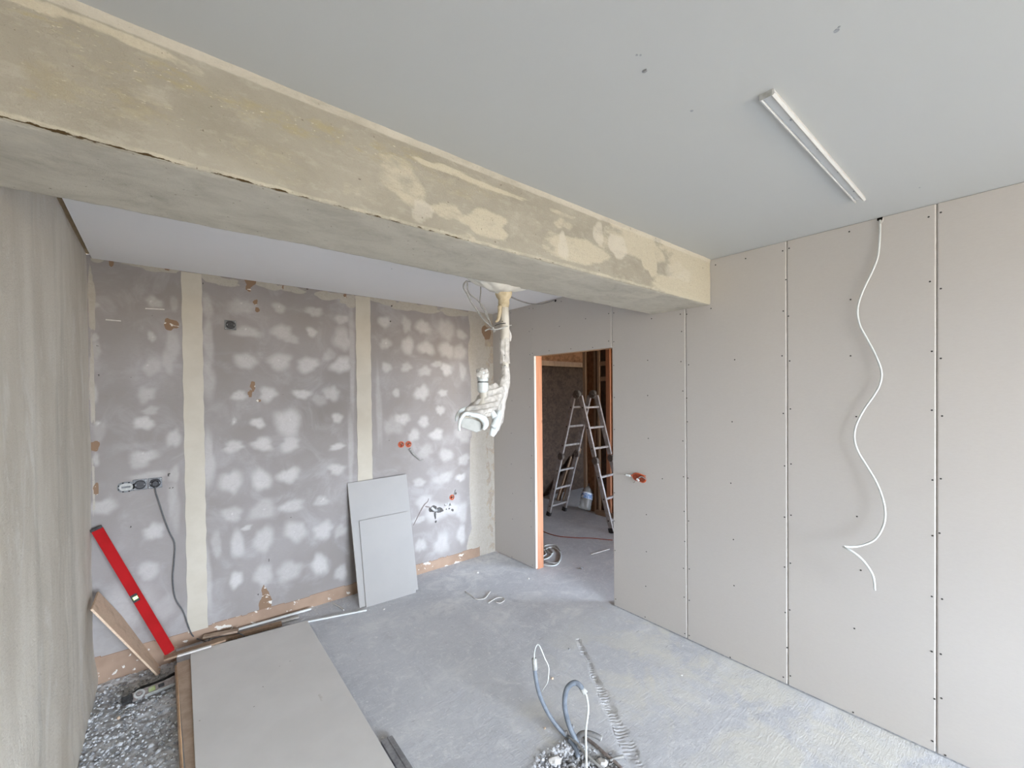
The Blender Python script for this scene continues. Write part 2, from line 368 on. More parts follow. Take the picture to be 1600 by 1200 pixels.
def plaster_mat():
    t = NT('old_lime_plaster', .92, .1)
    n1 = t.noise(1, 5, .6, t.vec((2.0, 1.7, .5)), dist=.6); n2 = t.noise(1, 6, .68, t.vec((7, 3.5, 1.5)), dist=.9); n3 = t.noise(95, 5, .7); n4 = t.noise(16, 5, .7, t.vec((1, 1, .6)))
    c = t.mix(t.rng(n1, .35, .65), (.59, .545, .465), (.71, .67, .59))
    c = t.mix(t.math('MULTIPLY', t.rng(n2, .5, .68), .6), c, (.76, .74, .69))
    c = t.mix(t.math('MULTIPLY', t.rng(t.noise(1, 5, .6, t.vec((5, 4.5, .45))), .54, .70), .6), c, (.47, .445, .385))
    c = t.mix(t.math('MULTIPLY', t.rng(n4, .56, .70), .35), c, (.76, .74, .68))
    c = t.mix(t.math('MULTIPLY', t.rng(n3, .60, .76), .4), c, (.40, .375, .32))
    t.bump(t.math('ADD', n3, t.math('MULTIPLY', n4, 1.5)), .7, .008); return t.color(c)
M['plaster'] = plaster_mat()
def beam_mat():
    t = NT('scraped_beam_plaster', .92, .1)
    n1 = t.noise(2.6, 6, .65, t.vec((.7, 1, 1.2)), dist=.6); n2 = t.noise(9, 7, .72, t.vec((.6, 1, 1.4)), dist=.5); n3 = t.noise(140, 5, .7); n4 = t.noise(38, 6, .7, t.vec((.5, 1, 1.2)))
    st = t.noise(1, 4, .6, t.vec((60, 60, 200), (0, .14, 0)))
    c = t.mix(t.rng(n1, .35, .65), (.33, .305, .25), (.395, .37, .31))
    c = t.mix(t.math('MULTIPLY', t.rng(n4, .50, .66), .35), c, (.49, .465, .40))
    c = t.mix(t.math('MULTIPLY', t.attr('yellow'), t.rng(t.math('ADD', n2, t.math('MULTIPLY', t.math('SUBTRACT', n4, .5), .8)), .46, .64, .0, .8)), c, (.38, .33, .20))
    c = t.mix(t.math('MULTIPLY', t.rng(st, .62, .68), t.math('ADD', .10, t.math('MULTIPLY', t.attr('yellow'), .75))), c, (.70, .64, .50))
    cr = t.rng(t.math('ADD', t.attr('cream'), t.math('ADD', t.math('MULTIPLY', t.math('SUBTRACT', n2, .5), 1.1), t.math('MULTIPLY', t.math('SUBTRACT', n4, .5), .7))), .32, .78)
    c = t.mix(t.math('MULTIPLY', cr, .85), c, t.mix(t.rng(n3, .3, .7), (.59, .545, .43), (.53, .485, .38)))
    gy = t.rng(t.math('ADD', t.attr('grey'), t.math('MULTIPLY', t.math('SUBTRACT', n2, .5), .8)), .30, .75)
    c = t.mix(t.math('MULTIPLY', gy, .8), c, (.60, .565, .485))
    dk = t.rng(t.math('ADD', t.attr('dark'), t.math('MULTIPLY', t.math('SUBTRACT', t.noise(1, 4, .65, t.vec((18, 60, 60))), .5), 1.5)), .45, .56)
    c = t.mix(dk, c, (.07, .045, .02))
    c = t.mix(t.math('MULTIPLY', t.rng(n3, .60, .72), .5), c, (.27, .25, .205))
    c = t.mix(t.math('MULTIPLY', t.rng(t.noise(60, 3, .5), .70, .74), .7), c, (.16, .13, .10))
    t.bump(t.math('ADD', n3, t.math('MULTIPLY', n4, 1.4)), .7, .005); return t.color(c)
M['beam'] = beam_mat()
M['rubblefloor'] = pm('loose_rubble_ground', (.66, .67, .685), (.48, .49, .505), 22, 1.0, 0.0, bump=.25, bscale=90, bdist=.003)
M['mound'] = pm('pale_plaster', (.60, .58, .53), (.52, .50, .45), 12, .92, .1, bump=.5, bscale=30, bdist=.004)

# ================================================================== SETTING
def px_size(axis, val, cx, cy, rx, ry):
    c = at(axis, val, cx, cy); a = at(axis, val, cx+rx, cy); b = at(axis, val, cx, cy-ry)
    return c, (a-c).length, (b-c).length
# ---- back wall: putty blobs traced on its plane
PUTTY = [(241,472,14,9,.5),(147,477,8,5,.4),(148,528,6,8,.5),(237,526,7,8,.5),(238,573,16,13,.42),(150,545,7,18,.35),(270,540,10,30,.4),(262,562,10,20,.35),(272,475,6,14,.3),
(147,616,7,14,.5),(228,617,13,14,.45),(235,642,14,7,.4),(225,661,18,10,.75),(152,662,5,4,.5),(155,675,10,18,.25),(272,685,11,16,.55),(225,714,23,11,.6),(217,722,18,10,.45),(150,718,6,10,.5),(235,745,30,9,.4),(272,742,10,12,.4),
(162,792,20,14,.5),(241,830,18,12,.6),(232,892,19,14,.55),(255,950,22,20,.3),(190,950,55,40,.4),(272,790,10,40,.3),(170,1000,40,40,.3),
(324,480,9,20,.35),(377,479,20,12,.35),(436,481,11,8,.5),(491,487,12,9,.55),(534,499,10,8,.6),(386,519,25,8,.5),(441,519,16,13,.55),(455,530,12,8,.4),(487,519,8,8,.7),(325,530,10,35,.4),(535,530,15,18,.55),(384,564,19,13,.6),(437,565,20,13,.6),(481,570,18,12,.7),(534,570,16,14,.75),(515,555,10,10,.3),(374,618,11,9,.7),(419,616,15,11,.7),(472,616,14,8,.75),(518,615,12,13,.6),(500,625,12,10,.35),(325,590,11,40,.35),(403,661,12,8,.8),(450,660,25,20,.7),(527,653,8,9,.8),(366,658,4,6,.5),(365,698,17,9,.7),(410,694,17,11,.75),(453,694,15,13,.7),(527,698,11,6,.7),
(326,720,10,45,.5),(361,753,17,20,.7),(409,750,16,17,.75),(451,743,18,12,.75),(526,733,13,9,.65),(363,803,14,14,.5),(411,797,22,15,.45),(456,791,18,10,.6),(502,783,12,8,.5),(385,825,9,4,.6),(371,850,12,20,.6),(412,843,16,20,.6),(462,830,17,18,.6),(505,829,15,14,.6),(338,850,9,20,.35),(369,906,10,14,.8),(412,898,14,18,.55),(452,893,18,18,.5),(500,882,11,20,.75),(533,895,9,14,.6),(323,900,8,50,.4),(532,830,10,10,.4),(550,560,5,90,.35),(548,700,5,60,.35),
(600,503,11,8,.65),(635,507,8,12,.5),(661,511,11,12,.7),(698,515,13,18,.5),(721,523,8,8,.5),(603,537,9,9,.5),(637,540,10,14,.7),(666,544,12,12,.7),(698,547,12,14,.65),(718,550,10,14,.6),(604,574,7,9,.6),(635,574,9,7,.5),(664,580,9,9,.5),(683,569,8,6,.5),(697,577,9,9,.75),(723,580,6,12,.5),(619,614,6,7,.6),(659,614,12,12,.7),(692,614,7,6,.6),(688,641,7,8,.65),(628,655,12,10,.7),(662,659,9,9,.7),(682,679,11,9,.75),(647,680,10,9,.6),(615,665,18,14,.35),(725,680,12,12,.5),(592,640,5,60,.3),
(697,711,12,10,.5),(665,705,12,12,.35),(725,718,10,8,.5),(720,746,7,7,.7),(693,747,16,9,.45),(655,754,10,7,.5),(662,785,12,12,.5),(681,800,20,15,.6),(655,812,10,6,.5),(722,800,8,18,.45),(721,835,7,15,.6),(690,850,12,16,.5),(657,852,8,12,.55),(705,795,14,10,.5)]
# white pin dabs and chalk lines
PUTTY += [(x, y, 1.6, 1.6, 1.0) for x, y in ((236,471),(238,527),(231,571),(225,660),(154,662),(223,708),(377,474),(436,479),(384,514),(384,560),(435,563),(422,620),(453,656),(366,659),(413,796),(363,803),(460,831),(502,783),(505,780),(603,536),(628,656))]
CREAM = [(741,620,5,170,.9),(742,560,9,60,.8),(744,760,11,90,1.0),(738,850,8,25,.7),(175,402,22,6,.9),(205,410,24,7,.6),(235,418,22,6,.8),(262,421,22,5,.9),(152,404,12,7,.8),(330,434,20,8,.8),(352,441,26,8,.6),(420,446,22,7,.7),(455,452,26,6,.6),(515,462,26,7,.8),(545,470,14,10,.9),(600,470,24,7,.8),(635,478,22,9,.8),(665,483,24,7,.8),(710,488,26,6,.8),(740,500,10,30,.8),(143,470,6,60,.8),(144,600,5,80,.7),(146,760,3,60,.6)]
BROWN = [(267,507,10,10,1),(391,440,8,8,1),(388,450,4,6,.9),(174,411,3.6,6,1),(261,418,6,4,.9),(147,697,8,9,1),(150,764,5,9,.9),(399,472,4,4,.8),(402,484,4,4,.8),(395,603,4,9,.7),(391,615,4,6,.7),(404,626,5,3,.6),(415,945,10,20,1),(413,925,4,10,1),(442,449,1.3,4,1),(539,462,3,3,.8),(760,520,7,13,.6)]
DARK = [(676,795,7,5,.9),(687,797,5,5,1),(680,805,1.6,7,.9),(681,815,2,2,.9),(700,795,4,1.2,.8),(703,789,2,3,.7),(707,797,2,3,.7),(696,789,2,2,.7),(712,771,2,2,.8),(154,586,1.6,1.6,.8),(264,740,1,1,1),(264,743,1,1,1),(270,762,1,1,1),(265,763,1,1,.9),(301,808,1,1,1),(204,823,1,1,1),(205,590,1,1,.6),(152,540,1.2,1.2,.6),(238,493,1,1,.6),(317,443,1.4,1.4,.8),(480,452,1.2,1.2,1),(612,478,1.3,1.3,.9),(610,502,1.2,1.2,.8),(403,929,1.4,1.2,.9),(420,875,1.4,3,.7),(455,808,.9,.9,.8),(608,688,.9,.9,.8),(648,700,.8,.8,.6)]
def blobs(lst, axis, val, X, Z, seed, soft=(1.25, .55)):
    out = np.zeros_like(X); rs = np.random.RandomState(seed)
    for (cx, cy, rx, ry, st) in lst:
        c, a, b = px_size(axis, val, cx, cy, rx, ry)
        u0, v0 = (c[0], c[2]) if axis == 1 else ((c[1], c[2]) if axis == 0 else (c[0], c[1]))
        a = max(a, .006); b = max(b, .006)
        m = (np.abs(X-u0) < a*2.2) & (np.abs(Z-v0) < b*2.2)
        if not m.any(): continue
        dx = (X[m]-u0)/a; dz = (Z[m]-v0)/b; th = np.arctan2(dz, dx); w = 1+.0*th
        for k, am in ((2, .16), (3, .14), (5, .08), (7, .05)): w = w+am*np.sin(k*th+rs.rand()*6.28)*(rs.rand()*.8+.3)
        r = np.sqrt(dx*dx+dz*dz)/w
        g = st*(1-sstep(soft[1], soft[0], r)); out[m] = np.maximum(out[m], g)
    return out
res = .0075
xs = np.arange(LX-.03, RX+.03, res); zs = np.arange(-.12, HC+.03, res)
X, Z = np.meshgrid(xs, zs, indexing='ij')
put = blobs(PUTTY, 1, DY, X, Z, 3, (1.28, .5))
crm = blobs(CREAM, 1, DY, X, Z, 4, (1.15, .75)); brn = blobs(BROWN, 1, DY, X, Z, 5, (1.2, .8)); drk = blobs(DARK, 1, DY, X, Z, 6, (1.2, .7))
nz = fbm(X, Z, 9, 50); 
crm = np.maximum(crm, (X > 2.585)*.75)                                    # filled joint and old plaster in the corner
old = np.where(X > 2.70, .50, 0)+np.where((X > 2.70) & (Z > 2.25) & (Z < 2.5), .35, 0)
base_strip = (Z < .098+.012*(nz-.5)) & (X < 2.60); brn = np.where(base_strip, 2, brn)
crm = np.where(base_strip, 0, crm)
for px_y in (615,):                                                       # board joints, hairlines at constant height
    zl = at(1, DY, 472, 616).z; drk = np.where((np.abs(Z-zl) < .004) & (X < 2.55) & (crm < .5), .44, drk)
zl = at(1, DY, 500, 784).z; drk = np.where((np.abs(Z-zl) < .004) & (X < 2.45) & (crm < .5), .42, drk)
Yp = DY+.002*(fbm(X, Z, 3, 70)-.5)-.0012*put
wall_back = grid('wall_back', np.stack([X, Yp, Z], -1), dict(putty=put, cream=crm, brown=brn, dark=drk, old=old), M['back'])
struct(wall_back, 'back wall of grey boards dabbed all over with white putty, brown strip along its foot')
M['jointtape'] = pm('cream_joint_filler', (.54, .50, .425), (.505, .465, .39), 6, .9, .1, bump=.15, bscale=60)
for (x0, x1, z0, z1) in ((.123, .237, .085, HC-.005), (1.318, 1.448, .085, HC-.005)):
    mb = MB(); n = 40; pts = []
    for k in range(n+1):
        z = z0+(z1-z0)*k/n; w1 = .0025*math.sin(k*1.7+x0*9); w2 = .0025*math.sin(k*2.3+x1*5)
        pts.append((x0+w1, DY-.0035, z)); pts.append((x1+w2, DY-.0035, z))
    vs = pts+[(a, DY+.004, c) for a, b, c in pts]; q = len(pts); fs = []
    for k in range(n):
        a = 2*k; fs += [(a, a+1, a+3, a+2), (a, a+2, a+2+q, a+q), (a+1, a+1+q, a+3+q, a+3)]
    fs += [(0, q, q+1, 1), (2*n, 2*n+1, q+2*n+1, q+2*n)]
    mb.add(vs, fs); obj('joint_strip', mb, M['jointtape'], wall_back, label='cream filled joint running floor to ceiling')
# white chalk dashes upper left
for (a, b) in (((227, 482), (257, 483.5)), ((165, 499.5), (189, 501.5))):
    p, q = at(1, DY-.002, *a), at(1, DY-.002, *b)
    obj('score_mark', MB().bar(p, q, .004, .007, up=(0, 0, 1)), M['gypsum'], wall_back, label='short white scored dash')

# ---- left wall: lumpy plaster
ys = np.arange(YW, DY+.02, .02); zs = np.arange(-.14, HC+.03, .02)
Yg, Zg = np.meshgrid(ys, zs, indexing='ij')
bulge = (fbm(Yg, Zg, 2.2, 90, 4)-.5)*.022+(fbm(Yg, Zg, 14, 95, 3)-.5)*.005
foot = -.012*np.exp(-((Zg-0.15)/.25)**2)+.02*np.exp(-((Zg+.05)/.12)**2)
Xg = LX+bulge*np.clip(1.05-Zg/HC*.7, .1, 1)+foot*.5
wall_left = grid('wall_left', np.stack([Xg, Yg, Zg], -1), {}, M['plaster'])
struct(wall_left, 'left wall of lumpy grey-beige lime plaster with trowel streaks')
# ---- ceiling slab with a gap along the left wall, roof slab above
struct(obj('ceiling', MB().box((LX+.024, 1.60, HC), (RX+.10, DY+.05, HC+.02)), M['ceilback'], origin=(0, 0, 0)), 'bluish ceiling behind the beam, its colour lightened for the dimmer light there')
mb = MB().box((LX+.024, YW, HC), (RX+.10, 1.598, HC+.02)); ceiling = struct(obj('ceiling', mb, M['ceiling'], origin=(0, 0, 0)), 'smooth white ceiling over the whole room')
for (px, py, r) in ((1307, 48, .006), (1007, 111, .007), (1081, 173, .0045), (995, 86, .003), (1001, 86, .003), (1311, 42, .003), (1437, 293, .003), (612, 420, .004), (426, 397, .0)):
    if r == 0: continue
    c = at(2, HC, px, py); obj('drill_hole', MB().lathe([(r, -.0008), (r, .002)], c, seg=10), M['rockdark'], ceiling)
obj('drill_hole', MB().tube([at(2, HC-.002, 1006, 112), at(2, HC-.002, 1011, 109)], .004, 6), M['rockdark'], ceiling)
struct(obj('ceiling', MB().box((LX-.3, YW-.3, HC+.05), (6.6, 5.7, HC+.15)), M['black_hole'], origin=(0, 0, 0)), 'structural slab above the boards, coloured near-black to shade the gap by the left wall')  # near-black colour paints in the shade seen through the gap by the left wall
# ---- beam
BY1, BY2, BZ = 1.333, 1.769, 2.303
def beamblob(lst, axis, val, U, V, seed): return blobs(lst, axis, val, U, V, seed, (1.15, .7))
bx = np.arange(LX-.02, RX-.002, .012); NB = len(bx)
segs = []
# profile around: front face (top to bottom), underside, back face
nf, nu, nb = 30, 34, 22
prof = [(BY1, HC-(HC-BZ)*k/nf, 0) for k in range(nf+1)]+[(BY1+(BY2-BY1)*k/nu, BZ, 1) for k in range(1, nu+1)]+[(BY2, BZ+(HC-BZ)*k/nb, 2) for k in range(1, nb+1)]
pr = np.array(prof); Xb, Kb = np.meshgrid(bx, np.arange(len(prof)), indexing='ij')
Yb = pr[Kb, 0].copy(); Zb = pr[Kb, 1].copy(); Fb = pr[Kb, 2]
S1 = np.cumsum(np.r_[0, np.hypot(np.diff(pr[:, 0]), np.diff(pr[:, 1]))])[Kb]
wob = (fbm(Xb, S1, 2.0, 120, 3)-.5)*.010+(fbm(Xb, S1, 30, 125, 3)-.5)*.0035
edge1 = np.abs(S1-(HC-BZ)); edge2 = np.abs(S1-(HC-BZ)-(BY2-BY1))
rag = (fbm(Xb, S1*0+1.0, 40, 130, 3)-.5)
Yb = np.where(Fb == 0, Yb-wob, Yb); Zb = np.where(Fb == 1, Zb-wob, Zb); Yb = np.where(Fb == 2, Yb+wob, Yb)
near1 = np.exp(-(edge1/.012)**2); Yb = np.where(Fb <= 1, Yb+near1*(.003+.004*rag), Yb); Zb = Zb+near1*(.003+.004*rag)
near2 = np.exp(-(edge2/.012)**2); Yb = np.where(Fb >= 1, Yb-near2*(.003+.006*rag), Yb); Zb = Zb+near2*.003
top = np.where(Fb == 0, HC-Zb, 1); Yb = np.where((Fb == 0), Yb-.004*np.clip(1-top/.02, 0, 1), Yb)       # filler fillet along the ceiling
front = (Fb == 0)
CRB = [(1000,385,40,26,.8),(950,375,20,24,.55),(1090,420,40,50,1),(1060,390,30,30,.6),(1085,455,60,22,.9),(905,392,45,24,.8),(860,380,16,20,.5),(880,350,16,9,.6),(760,350,42,22,.8),(700,330,28,16,.6),(630,285,38,35,.6),(730,372,20,8,.6),(1015,405,12,30,.9),(560,300,30,20,.4),(130,35,70,9,.9),(200,62,60,9,.8),(60,10,60,10,.9),(260,88,40,8,.6),(300,110,30,9,.5),(620,250,30,8,.5),(690,262,40,7,.9),(745,285,35,6,.9),(800,305,25,5,.8),(880,335,25,5,.6),(990,365,40,5,.7)]
YLB = [(80,40,60,18,1),(150,75,50,20,.7),(170,95,60,26,.9),(270,120,50,20,.9),(50,150,14,10,.8),(230,170,60,26,.5),(100,130,60,30,.4),(380,170,40,18,.8),(440,190,50,16,.8),(530,215,60,16,.9),(600,240,60,14,.9),(650,245,40,12,.8),(720,290,60,16,.4),(420,250,60,30,.3),(140,165,60,20,.4)]
GRB = [(350,100,60,12,.6),(560,175,50,8,.6),(450,130,40,8,.6),(240,150,40,20,.4),(880,385,10,22,.7),(965,385,14,24,.8),(935,365,10,20,.6),(660,330,20,20,.6),(1060,425,22,18,.5),(820,350,30,25,.4)]
cream = np.where(front, beamblob(CRB, 1, BY1, Xb, Zb, 11), 0); yellow = np.where(front, beamblob(YLB, 1, BY1, Xb, Zb, 12), 0); grey = np.where(front, beamblob(GRB, 1, BY1, Xb, Zb, 13), 0)
CRU = [(30,215,40,10,.5),(60,245,30,8,.5),(700,372,50,6,.5),(880,430,50,10,.5),(1000,462,40,8,.6),(790,400,40,7,.4),(450,350,60,8,.4)]
under = (Fb == 1); cream = np.where(under, blobs(CRU, 2, BZ, Xb, Yb, 14, (1.15, .6)), cream)
cream = np.where(edge1 < .012, np.maximum(cream, .55), cream)
grey = np.where(front & (top < .022), .6, grey)
grey = np.where(under, .62, grey)
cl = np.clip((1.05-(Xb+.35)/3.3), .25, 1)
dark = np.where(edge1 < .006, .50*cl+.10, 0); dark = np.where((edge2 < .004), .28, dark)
beam = grid('ceiling_beam', np.stack([Xb, Yb, Zb], -1), dict(cream=cream, yellow=yellow, grey=grey, dark=dark), M['beam'])
struct(beam, 'long boxed ceiling beam of scraped yellowish plaster crossing the room')
# plaster lump around the lamp mount on the back lower edge
mb = MB(); bm = bmesh.new(); bmesh.ops.create_icosphere(bm, subdivisions=4, radius=1)
vs = []
for v in bm.verts:
    n = .10*math.sin(v.co.x*9+v.co.y*5)+.08*math.sin(v.co.y*11+v.co.z*7)
    k = 1+n*.6; sx = .25*(1.0 if v.co.z > 0 else 1.0-.62*abs(v.co.z)**.8)
    vs.append((1.41+v.co.x*sx*k*(1+.0*v.co.y), 1.80+v.co.y*.075*k, 2.335+v.co.z*.062*k))
mb.add(vs, [tuple(x.index for x in f.verts) for f in bm.faces]); bm.free()
obj('plaster_patch', mb, M['mound'], beam, smooth=True, label='pale plaster lump around the lamp mount')
# ---- right wall: board panels on studs
TH = .0125
wall_right = bpy.data.objects.new('wall_right', None); COL.objects.link(wall_right); struct(wall_right, 'right wall clad in tan plasterboard panels with open doorway')
SD, S1y, S2y, S3y, S4y, ZD = 3.058, 2.132, 1.507, .889, .270, 2.094
def panel(y0, y1, z0, z1, cham=(1, 1), lab=None):
    """board with tapered long edges; y0 < y1, visible face towards -x"""
    c = .0055; d = .005
    x0 = RX; x1 = RX+TH
    a0 = c if cham[0] else 0; a1 = c if cham[1] else 0
    sec = [(x0, y0+a0+.001), (x0+(d if a0 else 0), y0+.001), (x1, y0+.001), (x1, y1-.001), (x0+(d if a1 else 0), y1-.001), (x0, y1-a1-.001)]
    secs = []
    for p in sec:
        if not secs or (abs(secs[-1][0]-p[0])+abs(secs[-1][1]-p[1])) > 1e-6: secs.append(p)
    mb = MB(); k = len(secs); vs = [(x, y, z0) for x, y in secs]+[(x, y, z1) for x, y in secs]
    fs = [tuple(range(k)), tuple(range(k, 2*k))[::-1]]+[(i, (i+1) % k, k+(i+1) % k, k+i) for i in range(k)]
    mb.add(vs, fs); o = obj('plasterboard_panel', mb, M['paper'], wall_right)
    o.data.materials.append(M['edgepaper'])
    for p in o.data.polygons:
        if abs(p.normal.y) > .3: p.material_index = 1
    return o
ZB = .010
P0 = panel(-.355, S4y, ZB, HC-.002); Pm = panel(YW, -.355, ZB, HC-.002)
P1 = panel(S4y, S3y, ZB, HC-.002); P2 = panel(S3y, S2y, ZB, HC-.002)
P3 = panel(S2y, S1y, ZB, HC-.002, (1, 1)); PT = panel(S1y, SD+.027, ZD, HC-.002, (1, 0)); PL = panel(SD+.027, DY, ZB, HC-.002, (0, 0)); panel(SD, SD+.027, ZB, ZD-.001, (0, 0))
# lining behind the visible board and the timber frame
mb = MB().box((RX+TH, SD+.002, ZB), (RX+2*TH, DY, ZD)); obj('backing_board', mb, M['gypsum'], wall_right)
studs = [(SD+.001, SD+.06, 0, HC), (S1y-.06, S1y-.002, 0, HC)]
obj('door_stud', MB().box((RX+2*TH, SD+.001, 0), (RX+2*TH+.078, SD+.062, HC)), M['pine'], wall_right, label='orange raw timber stud lining the doorway')
obj('door_stud', MB().box((RX+TH, S1y-.062, 0), (RX+TH+.092, S1y-.002, HC)), M['pine'], wall_right)
obj('lintel', MB().box((RX+TH, S1y, ZD+.002), (RX+TH+.09, SD, ZD+.06)), M['paletimber'], wall_right)
obj('sill_plate', MB().box((RX+.004, YW, 0), (RX+.10, S1y-.002, .034)), M['rockdark'], wall_right)
for yy in (S2y, S3y, S4y, -.355): obj('wall_stud', MB().box((RX+TH, yy-.03, .034), (RX+TH+.09, yy+.03, HC)), M['paletimber'], wall_right)
struct(obj('wall_hall_side', MB().box((RX+.105, YW, 0), (RX+.118, S1y-.07, HC)).box((RX+.105, SD+.065, 0), (RX+.118, 5.3, HC)), M['osb'], origin=(0, 0, 0)), 'OSB cladding on the hall side of the partition')
SCR = {P1: [(1233,388),(1232,494),(1234,564),(1235,639),(1236,725),(1236,805),(1235,880),(1234,953),(1235,1056),(1451,339),(1453,440),(1456,549),(1456,641),(1457,750),(1457,837),(1456,932),(1456,1018),(1460,1092),(1457,1158),(1327,362),(1329,468),(1329,556),(1338,651),(1339,807),(1345,891),(1335,982),(1333,1113)],
 P0: [(1470,332),(1470,451),(1470,560),(1472,650),(1470,748),(1468,833),(1472,936),(1470,1022),(1471,1091),(1477,1180)],
 P2: [(1073,491),(1076,570),(1073,622),(1074,659),(1075,747),(1076,814),(1077,889),(1077,938),(1077,993),(1223,392),(1228,437),(1224,486),(1222,556),(1224,646),(1226,728),(1226,808),(1226,886),(1227,957),(1230,1012),(1224,1058),(1118,414),(1165,404),(1111,482),(1148,562),(1144,659),(1142,755),(1146,843),(1147,915),(1141,1027)],
 P3: [(959,489),(959,534),(959,571),(960,621),(960,671),(960,770),(960,814),(961,860),(962,936),(1063,491),(1065,518),(1064,565),(1067,611),(1067,689),(1068,745),(1069,799),(1070,846),(1068,888),(1069,933),(1070,990),(1018,498),(1012,563),(1012,618),(1013,685),(1035,748),(1010,804),(1010,862),(1009,916),(1008,964)],
 PT: [(833,482),(832,514),(832,552),(877,471),(951,490),(951,533),(874,510),(915,498),(858,548),(892,545),(926,543)],
 PL: [(827,482),(827,518),(828,554),(828,592),(828,636),(798,489),(797,553),(800,626),(831,712),(830,747),(829,783),(830,823),(799,677),(799,725),(801,771),(801,811),(800,870),(832,883),(774,817)]}
scr = MB().lathe([(.0042, -.0012), (.0042, .001)], (0, 0, 0), (1, 0, 0), 8)
smesh = None
for pan, lst in SCR.items():
    for (px, py) in lst:
        c = at(0, RX, px, py)
        if smesh is None:
            so = obj('screw', scr, M['steelscrew'], pan); smesh = so.data
        else:
            so = bpy.data.objects.new('screw', smesh); COL.objects.link(so); so.parent = pan
        so.location = c
# ---- window wall behind the camera
x0, x1, z0, z1 = WIN
mb = MB().box((LX-.1, YW-.2, -.1), (x0, YW, HC+.05)).box((x1, YW-.2, -.1), (RX+.2, YW, HC+.05)).box((x0, YW-.2, -.1), (x1, YW, z0)).box((x0, YW-.2, z1), (x1, YW, HC+.05))
struct(obj('wall_front', mb, M['plaster'], origin=(0, 0, 0)), 'window wall behind the camera')
fr = struct(obj('window_1', MB().box((x0, YW-.15, z0), (x0+.06, YW-.09, z1)).box((x1-.06, YW-.15, z0), (x1, YW-.09, z1)).box((x0+.06, YW-.15, z0), (x1-.06, YW-.09, z0+.06)).box((x0+.06, YW-.15, z1-.06), (x1-.06, YW-.09, z1)).box(((x0+x1)/2-.04, YW-.15, z0+.06), ((x0+x1)/2+.04, YW-.09, z1-.06)), M['whiteplastic'], origin=(0, 0, 0)), 'white framed window')
# ---- floor
res = .0100
xs = np.arange(.058, RX+.12, res); ysf = np.arange(.12, DY+.02, res)
Xf, Yf = np.meshgrid(xs, ysf, indexing='ij')
A = at(2, 0, 902, 998); B = at(2, 0, 992, 1200); dv = np.array([B.x-A.x, B.y-A.y]); Lg = np.hypot(*dv); dv /= Lg
tt = (Xf-A.x)*dv[0]+(Yf-A.y)*dv[1]; dd = (Xf-A.x)*(-dv[1])+(Yf-A.y)*dv[0]
wd = .012+.030*np.clip(tt/Lg, 0, 1.3)+(fbm(tt, tt*0, 18, 200, 3)-.5)*.02
dd = dd-.02*(fbm(tt, tt*0+3, 8, 204, 3)-.5)-.012*np.clip(tt/Lg, 0, 1.3)
tr = (1-sstep(.6, 1.1, np.abs(dd)/wd))*((tt > 0) & (tt < Lg*1.35))
ridge = fbm(Xf, Yf, 30, 207, 2)
Zf = -tr*(.002+.009*ridge*fbm(Xf, Yf, 25, 210, 3)*1.6)
Hc = at(2, 0, 905, 1222); pr_ = np.sqrt(((Xf-Hc.x)/.20)**2+((Yf-Hc.y)/.20)**2)+(fbm(Xf, Yf, 9, 215, 3)-.5)*.45
hole = 1-sstep(.8, 1.0, pr_); Zf = Zf-hole*(.026+.012*fbm(Xf, Yf, 30, 218, 3))
rim = np.exp(-((pr_-1.05)/.12)**2)*.006; Zf = Zf+rim*(fbm(Xf, Yf, 40, 219, 2))
Zf = Zf+(fbm(Xf, Yf, 1.5, 221, 3)-.5)*.004+(fbm(Xf, Yf, 26, 222, 3)-.5)*.0022
DUST = [(730,900,60,14,.6),(700,945,70,12,.6),(790,960,60,14,.4),(820,935,40,8,.5),(760,875,40,8,.6),(890,955,24,8,.7),(700,1060,60,20,.3),(640,1140,60,20,.35),(1150,1030,60,8,.7),(1290,1110,70,10,.6),(1400,1165,60,8,.8),(1010,980,50,8,.5),(880,1100,60,30,.25),(590,975,40,10,.4),(1060,1080,60,30,.3),(1250,1160,100,30,.3)]
dust = blobs(DUST, 2, 0, Xf, Yf, 31, (1.3, .3)); beige = np.clip(sstep(1.6, 2.2, Xf)*sstep(2.5, 1.4, Yf)*1.0+np.where(Xf > 2.60, .7, 0)*(Yf < 2.2), 0, 1)
beige = np.maximum(beige, blobs([(860,1150,50,30,.8),(840,1110,50,20,.5)], 2, 0, Xf, Yf, 33, (1.3, .3)))
fdark = np.clip(hole*.6+tr*.10*(1-ridge*.6), 0, 1)
floor = grid('floor', np.stack([Xf, Yf, Zf], -1), dict(dust=dust, beige=beige, dark=fdark, groove=tr, along=tt, across=np.clip(-dd/wd, -3, 3), groovelen=((tt > 0) & (tt < Lg*1.35)).astype(float)), M['floor'])
struct(floor, 'dusty grey screed floor, scratched and chased')
struct(obj('floor', MB().box((.058, YW, -.15), (RX+.12, .122, 0)).box((RX+.11, HY0, -.15), (6.6, 5.7, 0)), M['floor'], origin=(0, 0, 0)), 'plain screed of the room beyond')
